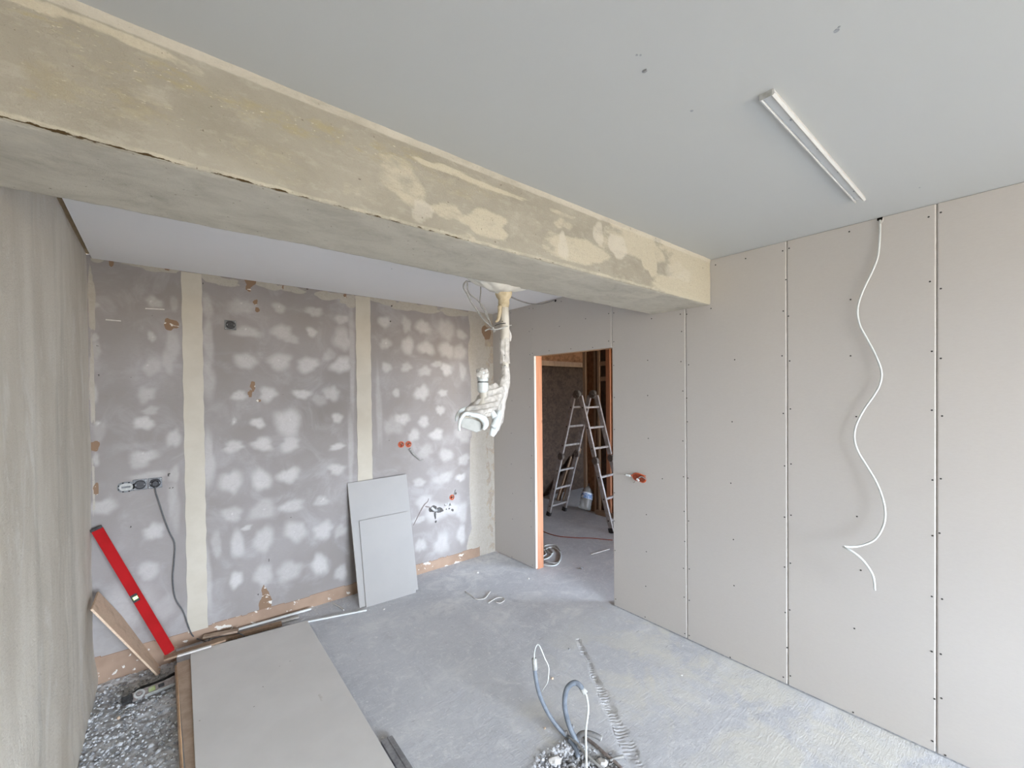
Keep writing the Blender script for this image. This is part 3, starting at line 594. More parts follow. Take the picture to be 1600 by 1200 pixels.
# rubble trench along the left wall
xs = np.arange(LX-.03, .075, .008); ysf = np.arange(1.2, DY+.02, .008); Xp, Yp2 = np.meshgrid(xs, ysf, indexing='ij')
Zp = -.082+(fbm(Xp, Yp2, 34, 300, 4)-.5)*.030+(fbm(Xp, Yp2, 4, 305, 2)-.5)*.03
struct(grid('floor_rubble', np.stack([Xp, Yp2, Zp], -1), {}, M['rubblefloor']), 'sunken strip of loose grey rubble along the left wall')
struct(obj('floor', MB().box((LX-.1, YW, -.25), (.06, 1.205, -.07)), M['rubblefloor'], origin=(0, 0, 0)))
rr = random.Random(3); mb = MB(); mb2 = MB()
for i in range(2300):
    x = rr.uniform(LX+.0, .055); y = rr.uniform(2.2, DY-.02); r = rr.uniform(.0025, .0085) if rr.random() < .93 else rr.uniform(.009, .016)
    (mb if rr.random() < .7 else mb2).rock((x, y, -.082+rr.uniform(-.002, .012)), r, (1, rr.uniform(.6, 1), .7), rr, .3)
def two_tone(name, a, b, ma, mb_, label):
    n = len(a.f); a.add(b.v, b.f); o = obj(name, a, ma); o.data.materials.append(mb_)
    for i, p in enumerate(o.data.polygons):
        if i >= n: p.material_index = 1
    return tag(o, label, name, kind='stuff')
two_tone('rubble', mb, mb2, M['rock'], M['rockdark'], 'grey crumbled stones covering the sunken strip by the left wall')
mb = MB(); mb2 = MB()
for i in range(2600):
    a = rr.random()*6.283; q = math.sqrt(rr.random())*1.12; x = Hc.x+.20*q*math.cos(a); y = Hc.y+.20*q*math.sin(a)
    if q > .98 and rr.random() < .6: continue
    r = rr.uniform(.003, .008) if rr.random() < .85 else rr.uniform(.008, .013)
    (mb if rr.random() < .5 else mb2).rock((x, y, -.026+rr.uniform(-.004, .014)+.022*max(0, min(1, (q-.65)/.35))), r, (1, rr.uniform(.6, 1), .75), rr, .3)
two_tone('gravel', mb, mb2, M['gravelpale'], M['rocklight'], 'pale gravel filling the broken-out hole around the conduits')

# ---- room beyond the doorway
HX = 4.85
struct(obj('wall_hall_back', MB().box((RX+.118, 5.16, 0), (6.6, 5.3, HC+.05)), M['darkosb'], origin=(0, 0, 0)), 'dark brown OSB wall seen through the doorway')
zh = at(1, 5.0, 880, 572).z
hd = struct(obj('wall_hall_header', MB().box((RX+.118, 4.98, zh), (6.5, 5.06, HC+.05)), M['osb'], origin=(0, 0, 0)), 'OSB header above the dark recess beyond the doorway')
zt = at(1, 4.97, 880, 567).z
obj('batten', MB().box((RX+.118, 4.955, zh-.012), (6.5, 4.98, zt+.02)), M['paletimber'], hd)
struct(obj('wall_hall_front', MB().box((RX+.12, HY0-.12, 0), (HWIN[0], HY0, HC+.05)).box((HWIN[1], HY0-.12, 0), (6.6, HY0, HC+.05)).box((HWIN[0], HY0-.12, 0), (HWIN[1], HY0, HWIN[2])).box((HWIN[0], HY0-.12, HWIN[3]), (HWIN[1], HY0, HC+.05)), M['osb'], origin=(0, 0, 0)))
part = struct(obj('wall_hall_right', MB().box((HX, HY0, 0), (HX+.02, at(0, HX, 912, 650).y, HC)), M['osb'], origin=(0, 0, 0)), 'open stud partition with OSB panel in the room beyond')
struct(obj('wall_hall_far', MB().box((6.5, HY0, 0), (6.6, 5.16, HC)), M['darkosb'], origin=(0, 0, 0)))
def stud(pa, pb, x, mat, dx=.05, z0=0., z1=HC, nm='stud'):
    ya, yb = at(0, x, pa, 650).y, at(0, x, pb, 650).y
    obj(nm, MB().box((x, min(ya, yb), z0), (x+dx, max(ya, yb), z1)), mat, part)
stud(911, 915, HX-.05, M['paletimber'], .048)
stud(928, 931, HX-.05, M['paletimber'], .048); stud(933.5, 936.5, HX-.06, M['paletimber'], .058)
stud(936.5, 947, HX-.02, M['darkosb'], .018); stud(947, 953, HX-.06, M['pine'], .058); stud(953, 960, HX-.03, M['osb'], .028)  # dark strip between the studs stands in for the shaded open gap
for pz in (568, 592):
    za = at(0, HX-.05, 941, pz).z; stud(936.5, 947, HX-.05, M['paletimber'], .03, za-.03, za+.03, 'noggin')
obj('sill_plate', MB().box((HX-.10, at(0, HX-.1, 960, 650).y, 0), (HX-.001, at(0, HX-.1, 929, 650).y, .06)), M['paletimber'], part)

# ================================================================== THINGS
# ---- plasterboards leaning against the back wall
def leaning(bl, br, tl, tr, n, th, label, mats):
    o = obj('plasterboard_offcut', MB().prism([bl, br, tr, tl], n, th), mats[0])
    o.data.materials.append(mats[1])
    for p in o.data.polygons:
        if abs(p.normal.dot(Vector(n).normalized())) < .7: p.material_index = 1
    return tag(o, label, 'plasterboard', 'offcuts leaning on the back wall')
bl = at(2, .004, 562, 950); br = at(2, .004, 652, 923); tl = at(1, DY-.018, 543, 755); trc = at(1, DY-.018, 635, 741)
n = (br-bl).cross(tl-bl).normalized()
if n.y > 0: n = -n
trc = onplane(bl, n, 635, 741); br = onplane(bl, n, 653.5, 921)
leaning(bl-n*0, br, tl, trc, -n, .0125, 'larger plasterboard offcut leaning against back wall behind the smaller one', (M['lightboard'], M['gypsum']))
p0 = bl+n*.016
bl2 = onplane(p0, n, 572.5, 951); br2 = onplane(p0, n, 650, 926); tl2 = onplane(p0, n, 561.5, 814); tr2 = onplane(p0, n, 636.5, 799)
bl2.z = max(bl2.z, .002)
leaning(bl2, br2, tl2, tr2, -n, .0125, 'smaller plasterboard offcut resting on the front of the larger leaning one', (M['lightboard'], M['gypsum']))
# ---- big sheet stack on the floor
ZS = .050
c0 = at(2, ZS, 297, 1018); c1 = at(2, ZS, 480, 969); c2 = at(2, ZS, 618, 1200); c3 = at(2, ZS, 305, 1200)
dr = (c2-c1).normalized(); c2 = c1+dr*2.0; dl = (c3-c0).normalized(); c3 = c0+dl*2.0
sheet = obj('plasterboard_sheet', MB().prism([c0, c1, c2, c3], (0, 0, -1), .0125), M['sheetpaper'], bevel=.003)
tag(sheet, 'long pale plasterboard sheet lying flat on the floor', 'plasterboard')
cutp = at(2, ZS+.0004, 501, 1090)
gs = MB()
for k in range(7): gs.rock((cutp.x+random.uniform(-.004, .004), cutp.y+(k-3)*.009, ZS), .006+random.random()*.004, (1, 1, .25), jag=.5)
obj('gouge', gs, M['gypsum'], sheet, label='torn gouge in the paper face')
for q in ((411, 1073), (437, 1041), (453, 1033), (312, 1126), (397, 1104)):
    c = at(2, ZS, *q); obj('mark', MB().rock((c.x, c.y, ZS), .005, (1, .5, .15), jag=.3), M['brownpipe'], sheet)
# fibreboard under it, showing as a brown strip on the left
z1 = ZS-.014
a0 = at(2, z1, 276, 1036); a3 = at(2, z1, 290, 1200); da = (a3-a0).normalized()
a1 = a0+Vector((.55, -.02, 0))
under = obj('fibreboard_sheet', MB().prism([a0, a1, a1+da*1.9, a0+da*1.9], (0, 0, -1), .016), M['brownfibre'])
tag(under, 'brown fibreboard sheet showing as a strip beneath the pale plasterboard sheet', 'board')
b0 = a0+Vector((.012, -.03, 0))
o = obj('fibreboard_sheet', MB().prism([Vector((b0.x, b0.y, .0195)), Vector((b0.x+.5, b0.y, .0195)), Vector((b0.x+.5, b0.y, .0195))+da*1.8, Vector((b0.x, b0.y, .0195))+da*1.8], (0, 0, -1), .016), M['brownfibre'])
tag(o, 'lower brown fibreboard sheet at the bottom of the flat stack', 'board')
struct(obj('trim_1', MB().box((.046, 1.2, -.12), (.060, 3.50, -.003)), M['brownfibre']), 'brown edge strip holding back the screed beside the rubble')
struct(obj('trim_2', MB().box((.058, 3.50, -.12), (.075, DY, -.003)), M['rockdark']), 'broken screed edge')
# ---- boards and strips along the foot of the back wall
def strip(name, pa, pb, z, w, t, mat, label, cat, up=(0, 0, 1)):
    a, b = at(2, z, *pa), at(2, z, *pb)
    return tag(obj(name, MB().bar(a, b, w, t, up), mat), label, cat)
strip('chipboard_strip', (256, 1029), (352, 998), .058, .055, .012, M['paletimber'], 'brown board strip lying at the foot of the red level', 'board')
strip('gypsum_strip', (277, 1025), (330, 1009), .070, .018, .010, M['gypsum'], 'white board edge strip on the brown strip beside the big sheet corner', 'strip')
strip('gypsum_strip', (342, 992), (486, 951), .020, .016, .013, M['whiteplastic'], 'longest white profile strip lying along the back wall foot', 'strip')
strip('gypsum_strip', (372, 991), (466, 964), .012, .022, .012, M['gypsum'], 'shorter greyish strip in front of the long white profile', 'strip')
strip('gypsum_strip', (481, 971), (573, 953), .007, .016, .010, M['whiteplastic'], 'white strip on the floor under the leaning offcuts', 'strip')
strip('timber_lath', (330, 1004), (440, 974), .016, .045, .020, M['paletimber'], 'thin brown lath lying behind the big sheet', 'lath')
strip('timber_lath', (318, 995), (372, 985), .045, .040, .014, M['brownfibre'], 'short brown lath near the grey cord on the floor', 'lath')
# ---- chipboard plank leaning in the corner
A_, B_ = Vector((-.318, 3.635, .405)), Vector((-.318, 3.700, .505))
C_, D_ = Vector((.012, 3.648, -.066)), Vector((-.046, 3.570, -.066))
A_ = at(0, -.318, 141, 953); B_ = at(0, -.318, 151, 926); B_.y = min(B_.y, DY-.02)
nn = (B_-A_).cross(D_-A_).normalized()
if nn.y > 0: nn = -nn
C_ = onplane(A_, nn, 266, 1046)
plank = obj('chipboard_plank', MB().prism([A_, B_, C_, D_], -nn, .010), M['chip'])
tag(plank, 'short tan chipboard plank leaning diagonally into the left wall corner', 'plank')
# ---- red spirit level
t0, t1 = Vector((-.318, DY-.035, .915)), at(2, .066, 265, 1019)
t0 = at(1, DY-.04, 150, 826)
ax = (t0-t1).normalized(); vw = ((t0+t1)/2-CO).normalized(); wdir = ax.cross(vw).normalized(); fdir = wdir.cross(ax).normalized()
if fdir.dot(vw) > 0: fdir = -fdir
if wdir.x < 0: wdir = -wdir
L = (t0-t1).length
lev = empty('spirit_level', t1, 'long red spirit level leaning against the back wall in the left corner', 'spirit level')
c = (t0+t1)/2; sm = L*.46
def lvl(name, s0, s1, hw, ht, mat, off=0., lab=None, wo=0.):
    return obj(name, MB().obox(t1+ax*((s0+s1)/2)+fdir*off+wdir*wo, ax, wdir, fdir, (s1-s0)/2, hw, ht), mat, lev, label=lab, bevel=.0015)
lvl('bar', .008, sm-.026, .026, .012, M['red']); lvl('bar', sm+.026, L-.008, .026, .012, M['red'])
lvl('bar', sm-.026, sm+.026, .009, .012, M['red'], wo=.017)
lvl('flange', .008, L-.008, .0035, .0150, M['red'], wo=.0265)
lvl('end_cap', L-.010, L+.006, .029, .0145, M['rubber']); lvl('end_cap', -.002, .012, .026, .0125, M['red'])
lvl('vial_housing', sm-.026, sm+.026, .017, .0115, M['rubber'], wo=-.009)
lvl_v = None
lvl('vial', sm-.011, sm+.011, .013, .0125, M['vial'], off=.002, lab='lime green vial', wo=-.007)
# ---- dusty torpedo level on the rubble
q0 = at(2, -.045, 190, 1097); q1 = at(2, -.045, 286, 1058); d = (q1-q0).normalized(); sd = Vector((-d.y, d.x, 0))
tl_ = empty('torpedo_level', (q0.x, q0.y, -.07), 'dusty old spirit level half buried in the grey rubble', 'spirit level')
Lt = (q1-q0).length; up = Vector((0, -.55, .85)).normalized(); up = (up-d*up.dot(d)).normalized(); s2 = d.cross(up)
def tp(s0, s1, w, t, mat, nm, off=0, lab=None, lift=0): return obj(nm, MB().obox(q0+d*((s0+s1)/2)+up*off+s2*lift, d, s2, up, (s1-s0)/2, w, t), mat, tl_, label=lab, bevel=.003)
tp(.045, Lt+.05, .024, .010, M['brownpipe'], 'body'); tp(.10, Lt+.05, .003, .014, M['sleeve'], 'rail', lift=-.023 if s2.y > 0 else .023)
tp(0, .05, .020, .012, M['rubber'], 'end_cap')
obj('vial_ring', MB().lathe([(.024, -.012), (.026, -.004), (.026, .014), (.017, .016), (.016, .008)], q0+d*.078, up, 20), M['sleeve'], tl_, smooth=False)
obj('hub', MB().lathe([(.013, 0), (.013, .016), (.004, .018)], q0+d*.078, up, 14), M['brownpipe'], tl_)
obj('vial', MB().obox(q0+d*.135+up*.010, d, s2, up, .017, .014, .008), M['dullvial'], tl_, label='dull green vial', bevel=.006)
tp(.165, .195, .012, .0105, M['rubber'], 'slot', off=.001)
pts = [at(2, -.050, *q) for q in ((206, 1085), (222, 1074), (240, 1068), (258, 1060), (276, 1050))]
tag(obj('rubber_strip', MB().tube(pts, .008, 8, smooth=4), M['rubber'], smooth=True), 'black rubber strip lying beside the dusty level on the rubble', 'strip')
pt = at(2, -.066, 186, 1121); tag(obj('brick_chip', MB().rock((pt.x, pt.y, -.066), .014, (1, .7, .6)), M['chip']), 'small tan brick chip on the rubble by the left wall', 'chip')

# ---- straightedge
e0 = at(2, .012, 604, 1156); e1 = at(2, .012, 640, 1215); ed = (e1-e0).normalized()
se = empty('straightedge', (e0.x, e0.y, 0), 'dull aluminium straightedge on the floor beside the big flat sheet', 'straightedge')
obj('bar', MB().bar(e0, e0+ed*.9, .058, .020), M['alu'], se, bevel=.002)
obj('rib', MB().bar(e0+Vector((.006, 0, .0115)), e0+ed*.9+Vector((.006, 0, .0115)), .006, .004), M['alu'], se)

# ---- sockets
def wall_socket(c, label):
    t = empty('wall_socket', c, label, 'socket', 'unfinished wall sockets')
    x, y, z = c
    obj('mounting_plate', MB().box((x-.036, y-.006, z-.035), (x+.036, y+.001, z+.035)), M['socketgrey'], t, bevel=.002)
    ins = obj('insert', MB().lathe([(.029, 0), (.029, .012), (.025, .014), (.024, .008), (.004, .008)], (x, y-.003, z), (0, -1, 0), 24), M['socketblack'], t)
    for s in (-1, 1):
        obj('earth_clip', MB().box((x+s*.022-.004, y-.017, z-.005), (x+s*.022+.004, y-.010, z+.005)), M['socketgrey'], ins)
        obj('fixing_screw', MB().lathe([(.0035, 0), (.003, .002)], (x+s*.030, y-.006, z+s*.026), (0, -1, 0), 10), M['sleeve'], t)
    return t
zs_ = 1.153
sk = wall_socket(Vector((at(1, DY, 360, 508).x, DY, at(1, DY, 360, 508).z)), 'single unfinished socket high on the back wall between the cream strips')
s_mid = at(1, DY, 219, 757); s_r = at(1, DY, 242.5, 754.5); s_l = at(1, DY, 197, 761)
copy_tree(sk, Vector((s_mid.x, DY, s_mid.z)), 'open black socket in the middle of the low row by left corner')
copy_tree(sk, Vector((s_r.x, DY, s_r.z)), 'right-hand socket of the low row with the dark grey cord plugged in')
mf = empty('mounting_frame', Vector((s_l.x, DY, s_l.z)), 'bare metal switch frame left of the two low sockets', 'frame')
x, y, z = s_l.x, DY, s_l.z
mb = MB(); k = 22; ro, ri = [], []
for i in range(k):
    a = 2*math.pi*i/k; ca, sa = math.cos(a), math.sin(a); sq = 1/max(abs(ca), abs(sa))**.35
    ro.append((x+.043*ca*min(sq, 1.1), z+.034*sa*min(sq, 1.1))); ri.append((x+.034*ca*min(sq, 1.05), z+.025*sa*min(sq, 1.05)))
vs = [(a, y-.006, b) for a, b in ro]+[(a, y-.006, b) for a, b in ri]+[(a, y+.001, b) for a, b in ro]+[(a, y+.001, b) for a, b in ri]; fs = []
for i in range(k):
    j = (i+1) % k; fs += [(i, j, k+j, k+i), (i, 2*k+i, 2*k+j, j), (k+i, k+j, 3*k+j, 3*k+i)]
mb.add(vs, fs); obj('ring', mb, M['socketgrey'], mf)
obj('back_plate', MB().box((x-.033, y-.002, z-.023), (x+.033, y+.001, z+.023)), M['sleeve'], mf)
obj('rocker_slot', MB().box((x-.022, y-.0045, z-.006), (x+.022, y-.002, z+.006)), M['socketgrey'], mf)
for i in range(8):
    a = 2*math.pi*(i+.5)/8; obj('fixing_hole', MB().lathe([(.004, 0), (.004, .001)], (x+.038*math.cos(a), y-.0062, z+.030*math.sin(a)), (0, -1, 0), 8), M['black_hole'], mf)
# cord
cord = empty('power_cord', (s_r.x, DY-.02, .02), 'dark grey power cord hanging from the low socket to the floor', 'cord')
P = [Vector((s_r.x, DY-.028, s_r.z-.012))]+[at(1, DY-.020, *q) for q in ((243, 768), (249, 787), (256, 809), (265, 832), (273, 850), (272, 878), (270, 905), (274, 935), (286, 955), (293, 975), (299, 990))]
P += [at(2, .03, 306, 997), at(2, .025, 322, 1003), at(2, .03, 338, 1009)]
obj('cable', MB().tube(P, .0042, 8, smooth=5), M['greycord'], cord, smooth=True)
P = [at(2, .03, *q) for q in ((326, 1001), (331, 993), (345, 987), (360, 986), (372, 989), (382, 994))]
obj('cable', MB().tube(P, .0042, 8, smooth=5), M['greycord'], cord, smooth=True)
obj('plug', MB().lathe([(.020, 0), (.019, .020), (.014, .026)], (s_r.x, DY-.012, s_r.z), (0, -1, 0), 20), M['socketblack'], cord)

# ---- orange junction boxes
def jbox(c, ax, r, label, inner=True):
    t = empty('junction_box', c, label, 'junction box', 'orange junction boxes'); c = Vector(c)
    obj('rim', MB().lathe([(r, -.002), (r, .003), (r*.86, .003), (r*.86, -.001)], c, ax, 24, caps=False), M['orange'], t)
    obj('box_inside', MB().lathe([(r*.87, 0), (r*.87, .0006)], c, ax, 24), M['orangein'], t)
    return t
for (px, py, r, lab) in ((626.5, 694.5, .030, 'left one of the joined pair of orange boxes on back wall'), (638, 694, .030, 'right one of the joined orange boxes, grey cable leaving it'), (706, 777, .028, 'single low orange box near the pipe holes on back wall')):
    c = at(1, DY, px, py); t = jbox((c.x, DY-.003, c.z), (0, -1, 0), r, lab)
    rj = random.Random(int(px))
    for k in range(3):
        a = rj.random()*6.28; b = a+1.5+rj.random()*2
        obj('wire', MB().tube([(c.x+.018*math.cos(a), DY-.005, c.z+.018*math.sin(a)), (c.x+.004, DY-.013-.004*k, c.z+.003*k), (c.x+.018*math.cos(b), DY-.006, c.z+.018*math.sin(b))], .0026, 6, smooth=4), (M['orange'], M['copper'], M['rubber'])[k], t, smooth=True)
P = [at(1, DY-.008, *q) for q in ((640, 701), (645, 708), (651, 714), (657, 719), (661, 718))]
tag(obj('cable_stub', MB().tube(P, [.012, .012, .009, .006, .006], 8, smooth=4), M['greycable'], smooth=True), 'grey cable running down from the pair of orange boxes', 'cable')
P = [at(1, DY-.004, *q) for q in ((709, 775), (711, 769), (712, 765))]
tag(obj('cable_stub', MB().tube(P, .004, 8), M['greycable'], smooth=True), 'short grey wire above the single low orange box', 'cable')
# right wall double box
c = at(0, RX, 998, 746.5); t = empty('junction_box', (RX-.003, c.y, c.z), 'torn open orange double box with wires on the tan panel wall', 'junction box', 'orange junction boxes')
prof = []
for k in range(40):
    a = 2*math.pi*k/40; u = .062*math.cos(a); v = .036*math.sin(a)*(1-.28*math.exp(-(u/.022)**2)*(1 if v_ else 1) if (v_ := math.sin(a) < 0) else .036/.036)
    prof.append((u, v))
P = [(RX-.0035, c.y-u-.004, c.z+v-u*.12) for u, v in prof]
obj('rim', MB().prism(P, (1, 0, 0), .004), M['orange'], t)
P2 = [(RX-.0045, c.y-u*.86-.004, c.z+v*.84-u*.10) for u, v in prof]
obj('box_inside', MB().prism(P2, (1, 0, 0), .002), M['orangein'], t)
def rp(px, py, d=.012): return at(0, RX-d, px, py)
obj('wire', MB().tube([rp(992, 741), rp(988, 742, .02), rp(985.5, 743, .028)], .0035, 6, smooth=3), M['orangein'], t, smooth=True)
obj('connector', MB().bar(rp(985, 743.5, .03), rp(978, 742, .034), .011, .013), M['whiteplastic'], t, label='pale screw connector', bevel=.002)
obj('wire', MB().tube([rp(978, 741.8, .034), rp(975, 741.5, .036)], .003, 6), M['brownpipe'], t)
obj('wire', MB().tube([rp(1009, 749), rp(1003, 745, .016), rp(998, 747, .02), rp(996, 751, .02)], .004, 6, smooth=4), M['greycable'], t, smooth=True)
obj('wire', MB().tube([rp(1009, 744), rp(1001, 741, .016), rp(993, 739, .018)], .0035, 6, smooth=4), M['orange'], t, smooth=True)
obj('connector', MB().bar(rp(995, 748, .022), rp(998.5, 751.5, .022), .012, .012), M['whiteplastic'], t, bevel=.002)
obj('wire', MB().tube([rp(993, 750), rp(991, 753.5, .02), rp(989.5, 754, .02)], .0028, 6), M['brownpipe'], t)
# pipe stubs
t = empty('pipe_stub', at(1, DY, 684, 797), 'grey water pipe stub poking from a ragged hole low on back wall', 'pipe')
obj('pipe', MB().tube([at(1, DY+.01, 662, 791), at(1, DY-.006, 669, 792), at(1, DY-.006, 677, 794)], .006, 8, smooth=3), M['brownpipe'], t, smooth=True)
obj('elbow', MB().tube([at(1, DY-.004, 674, 793), at(1, DY-.02, 679, 797), at(1, DY-.045, 684, 797)], .013, 10, smooth=4), M['rock'], t, smooth=True)
obj('opening', MB().lathe([(.017, 0), (.017, .006), (.011, .006), (.010, .001)], at(1, DY-.045, 685, 797), (.25, -1, 0), 16), M['darkpipe'], t)
obj('tail', MB().tube([at(1, DY-.012, 680, 800), at(1, DY-.008, 680.5, 808)], .006, 8), M['darkpipe'], t)
P = [at(1, DY-.002, *q) for q in ((646, 821), (655, 803), (662, 790), (668, 784), (670, 779))]
tag(obj('wall_chase', MB().tube(P, [.003, .004, .006, .004, .003], 6, smooth=3), M['brownpipe']), 'thin dark chase line behind the leaning offcuts edge', 'chase')
t = empty('pipe_cluster', at(1, DY, 699, 791), 'small ring of capped pipe ends beside the low orange box', 'pipe')
for k, q in enumerate(((696, 788), (701, 786.5), (703, 791), (699, 795), (695, 794))):
    obj('pipe_end', MB().lathe([(.0085, 0), (.0085, .006), (.0045, .006), (.0045, .002)], at(1, DY, *q), (0, -1, 0), 12), M['rock'], t)

# ---- ceiling lamp rail
y0r, y1r, xa, xb = .4655, .5035, 1.372, 2.462
rail = empty('lamp_rail', ((xa+xb)/2, .485, HC), 'empty white lamp mounting rail screwed to the ceiling', 'lamp rail')
sec = [(y0r, 0), (y1r, 0), (y1r, -.015), (y1r-.004, -.016), (y1r-.006, -.012), (y1r-.0035, -.003), (y0r+.009, -.003), (y0r+.010, -.012), (y0r+.004, -.018), (y0r-.003, -.013)]
k = len(sec); mb = MB().add([(xa, a, HC+b) for a, b in sec]+[(xb, a, HC+b) for a, b in sec], [tuple(range(k)), tuple(range(k, 2*k))[::-1]]+[(i, (i+1) % k, k+(i+1) % k, k+i) for i in range(k)])
obj('channel', mb, M['railwhite'], rail)
obj('end_plate', MB().box((xa-.0015, y0r+.004, HC-.017), (xa, y1r, HC)), M['sleeve'], rail)
for (px, py, r) in ((1237, 187, .0055), (1337.5, 298, .0055), (1278.5, 232, .003), (1311, 268.5, .003)):
    c = at(2, HC-.004, px, py); c.y = min(max(c.y, y0r+.014), y1r-.012)
    obj('screw', MB().lathe([(r, -.001), (r, .002)], c, seg=10), M['rockdark'], rail)

# ---- white cable on the right wall
pts = [(1375,344,.0),(1375,360,.012),(1374,380,.016),(1371,403,.018),(1361,428,.020),(1348,455,.022),(1340,482,.022),(1343,507,.020),(1355,530,.018),(1368,555,.020),(1377,580,.024),(1375,600,.026),(1366,617,.028),(1350,640,.028),(1338,664,.028),(1335,685,.028),(1341,706,.028),(1355,729,.028),(1368,751,.030),(1378,775,.034),(1383,800,.040),(1380,822,.048),(1367,843,.058),(1347,852,.075),(1332,854.5,.10),(1319,854,.13),(1321,856,.155),(1332,862,.16),(1345,872,.15),(1358,888,.13),(1365,903,.11),(1367,922,.095)]
cb = empty('hanging_cable', at(0, RX, 1375, 344), 'long wavy white cable hanging from a hole atop the tan panels', 'cable')
obj('cable', MB().tube([at(0, RX-d, a, b) for a, b, d in pts], .0050, 10, smooth=5), M['whitecable'], cb, smooth=True)
hc = at(0, RX, 1375, 342)
obj('hole', MB().prism([(RX-.001, hc.y-.012, hc.z+.012), (RX-.001, hc.y+.010, hc.z+.011), (RX-.001, hc.y+.012, hc.z-.004), (RX-.001, hc.y+.002, hc.z-.014), (RX-.001, hc.y-.008, hc.z-.008)], (1, 0, 0), .002), M['black_hole'], cb)
obj('loose_flap', MB().tube([at(0, RX-.008, 1380, 341), at(0, RX-.018, 1379, 346), at(0, RX-.01, 1376, 349)], .0022, 6), M['gypsum'], cb)

# ---- dental lamp hanging from the beam
YL = 1.82
def lp(px, py, dy=0.): return at(1, YL+dy, px, py)
lamp = empty('dental_lamp', lp(787, 460), 'white jointed dental lamp wrapped in dusty film hanging below the beam', 'lamp')
obj('foam_collar', MB().lathe([(.044, .03), (.047, .012), (.040, -.005), (.030, -.018), (.031, -.040), (.026, -.062)], lp(787, 463), (0, 0, 1), 20), M['foam'], lamp, smooth=True, label='crumbly yellow foam collar')
obj('foam_drip', MB().tube([lp(781, 478, .0), lp(780.5, 490, .0), lp(778, 500, .01), lp(774, 503, .012)], [.012, .010, .009, .004], 8, smooth=3), M['foam'], lamp, smooth=True)
obj('pole', MB().tube([lp(787.5, 474), lp(789, 500), lp(789, 530), lp(789, 568)], [.0235, .0235, .0245, .0245], 20), M['lamppole'], lamp, smooth=True)
obj('pole_sleeve', MB().lathe([(.0265, 0), (.0265, .006)], lp(789.5, 568), (0, 0, 1), 20), M['lamppole'], lamp)
obj('lower_pole', MB().tube([lp(789.5, 566), lp(790, 580), lp(790, 592), lp(787, 602), lp(778, 607), lp(768, 608), lp(756, 606)], [.019, .019, .0195, .020, .021, .021, .021], 16, smooth=4), M['lamppole'], lamp, smooth=True)
for q in ((788, 555), (789, 571), (785, 502)): obj('screw', MB().lathe([(.0028, 0), (.0028, .002)], lp(*q, -.0245 if q[1] < 560 else -.019), (-.4, -1, 0), 8), M['black_hole'], lamp)
jt = lp(754.5, 597)
jo = obj('joint', MB().lathe([(.020, .058), (.027, .052), (.0275, .004), (.024, .002), (.024, -.002), (.0285, -.004), (.0285, -.046), (.022, -.056)], jt, (0, 0, 1), 24), M['lampwhite'], lamp, smooth=False, label='white swivel joint with dark groove')
obj('groove_ring', MB().lathe([(.0283, -.0015), (.0283, .0015)], jt, (0, 0, 1), 24), M['rubber'], jo)
# fork arm going down to the head
obj('fork_arm', MB().tube([lp(785, 604), lp(786, 620), lp(782, 638), lp(776, 655, -.02), lp(770, 668, -.03)], [.018, .020, .020, .020, .017], 12, smooth=4), M['lampwhite'], lamp, smooth=True)
obj('neck', MB().tube([lp(757, 612), lp(757, 626, -.005), lp(752, 640, -.01)], [.024, .030, .034], 14, smooth=4), M['lamppole'], lamp, smooth=True)
# head shell: rounded housing
def ribbon(name, pts, w, t, mat, lab=None, sm=5):
    """flat-section swept bar"""
    P = [Vector(p) for p in pts]; Q = []
    for i in range(len(P)-1):
        p0 = P[max(i-1, 0)]; p1 = P[i]; p2 = P[i+1]; p3 = P[min(i+2, len(P)-1)]
        for k in range(sm):
            u = k/sm; Q.append((.5*((2*p1)+(p2-p0)*u+(2*p0-5*p1+4*p2-p3)*u*u+(3*p1-p0-3*p2+p3)*u**3), i+u))
    Q.append((P[-1], len(P)-1)); mb = MB(); vs = []; seg = 12; vw = (P[0]-CO).normalized(); vw.z = 0; vw.normalize()
    for i, (p, s) in enumerate(Q):
        d = (Q[min(i+1, len(Q)-1)][0]-Q[max(i-1, 0)][0]).normalized(); n = d.cross(vw).normalized(); ww = np.interp(s, range(len(w)), w)
        for k in range(seg):
            a = 2*math.pi*k/seg; ca, sa = math.cos(a), math.sin(a)
            vs.append(p+n*(ww*math.copysign(abs(ca)**.7, ca))+vw*(t*math.copysign(abs(sa)**.7, sa)))
    fs = [(i*seg+k, i*seg+(k+1) % seg, (i+1)*seg+(k+1) % seg, (i+1)*seg+k) for i in range(len(Q)-1) for k in range(seg)]+[tuple(range(seg))[::-1], tuple(range((len(Q)-1)*seg, len(Q)*seg))]
    mb.add(vs, fs); return obj(name, mb, mat, lamp, smooth=True, label=lab)
px2 = .00325
handle = ribbon('handle', [lp(718, 673, -.05), lp(717.5, 665, -.055), lp(720, 655, -.06), lp(727, 646.5, -.06), lp(737, 648, -.06), lp(748, 650, -.06), lp(757, 656, -.06), lp(759, 664, -.055), lp(755, 671, -.05)], [.006, .0075, .0085, .010, .011, .013, .018, .016, .007], .011, M['lampwhite'], 'curved white front handle')
obj('handle_screw', MB().lathe([(.006, 0), (.005, .003)], lp(734, 650.5, -.072), (-.35, -1, 0), 12), M['sleeve'], handle)
ribbon('handle', [lp(764, 638, -.0), lp(769, 644, -.01), lp(774, 654, -.015), lp(775, 664, -.02), lp(771, 674, -.02), lp(768, 681, -.02)], [.010, .014, .019, .022, .021, .013], .013, M['lampwhite'], 'broad white side handle')
ribbon('rear_handle', [lp(713, 658, .03), lp(714, 651, .03), lp(720, 642, .03), lp(732, 638, .03), lp(750, 640, .02), lp(762, 646, .0)], [.006, .009, .010, .010, .012, .010], .012, M['lampwhite'])
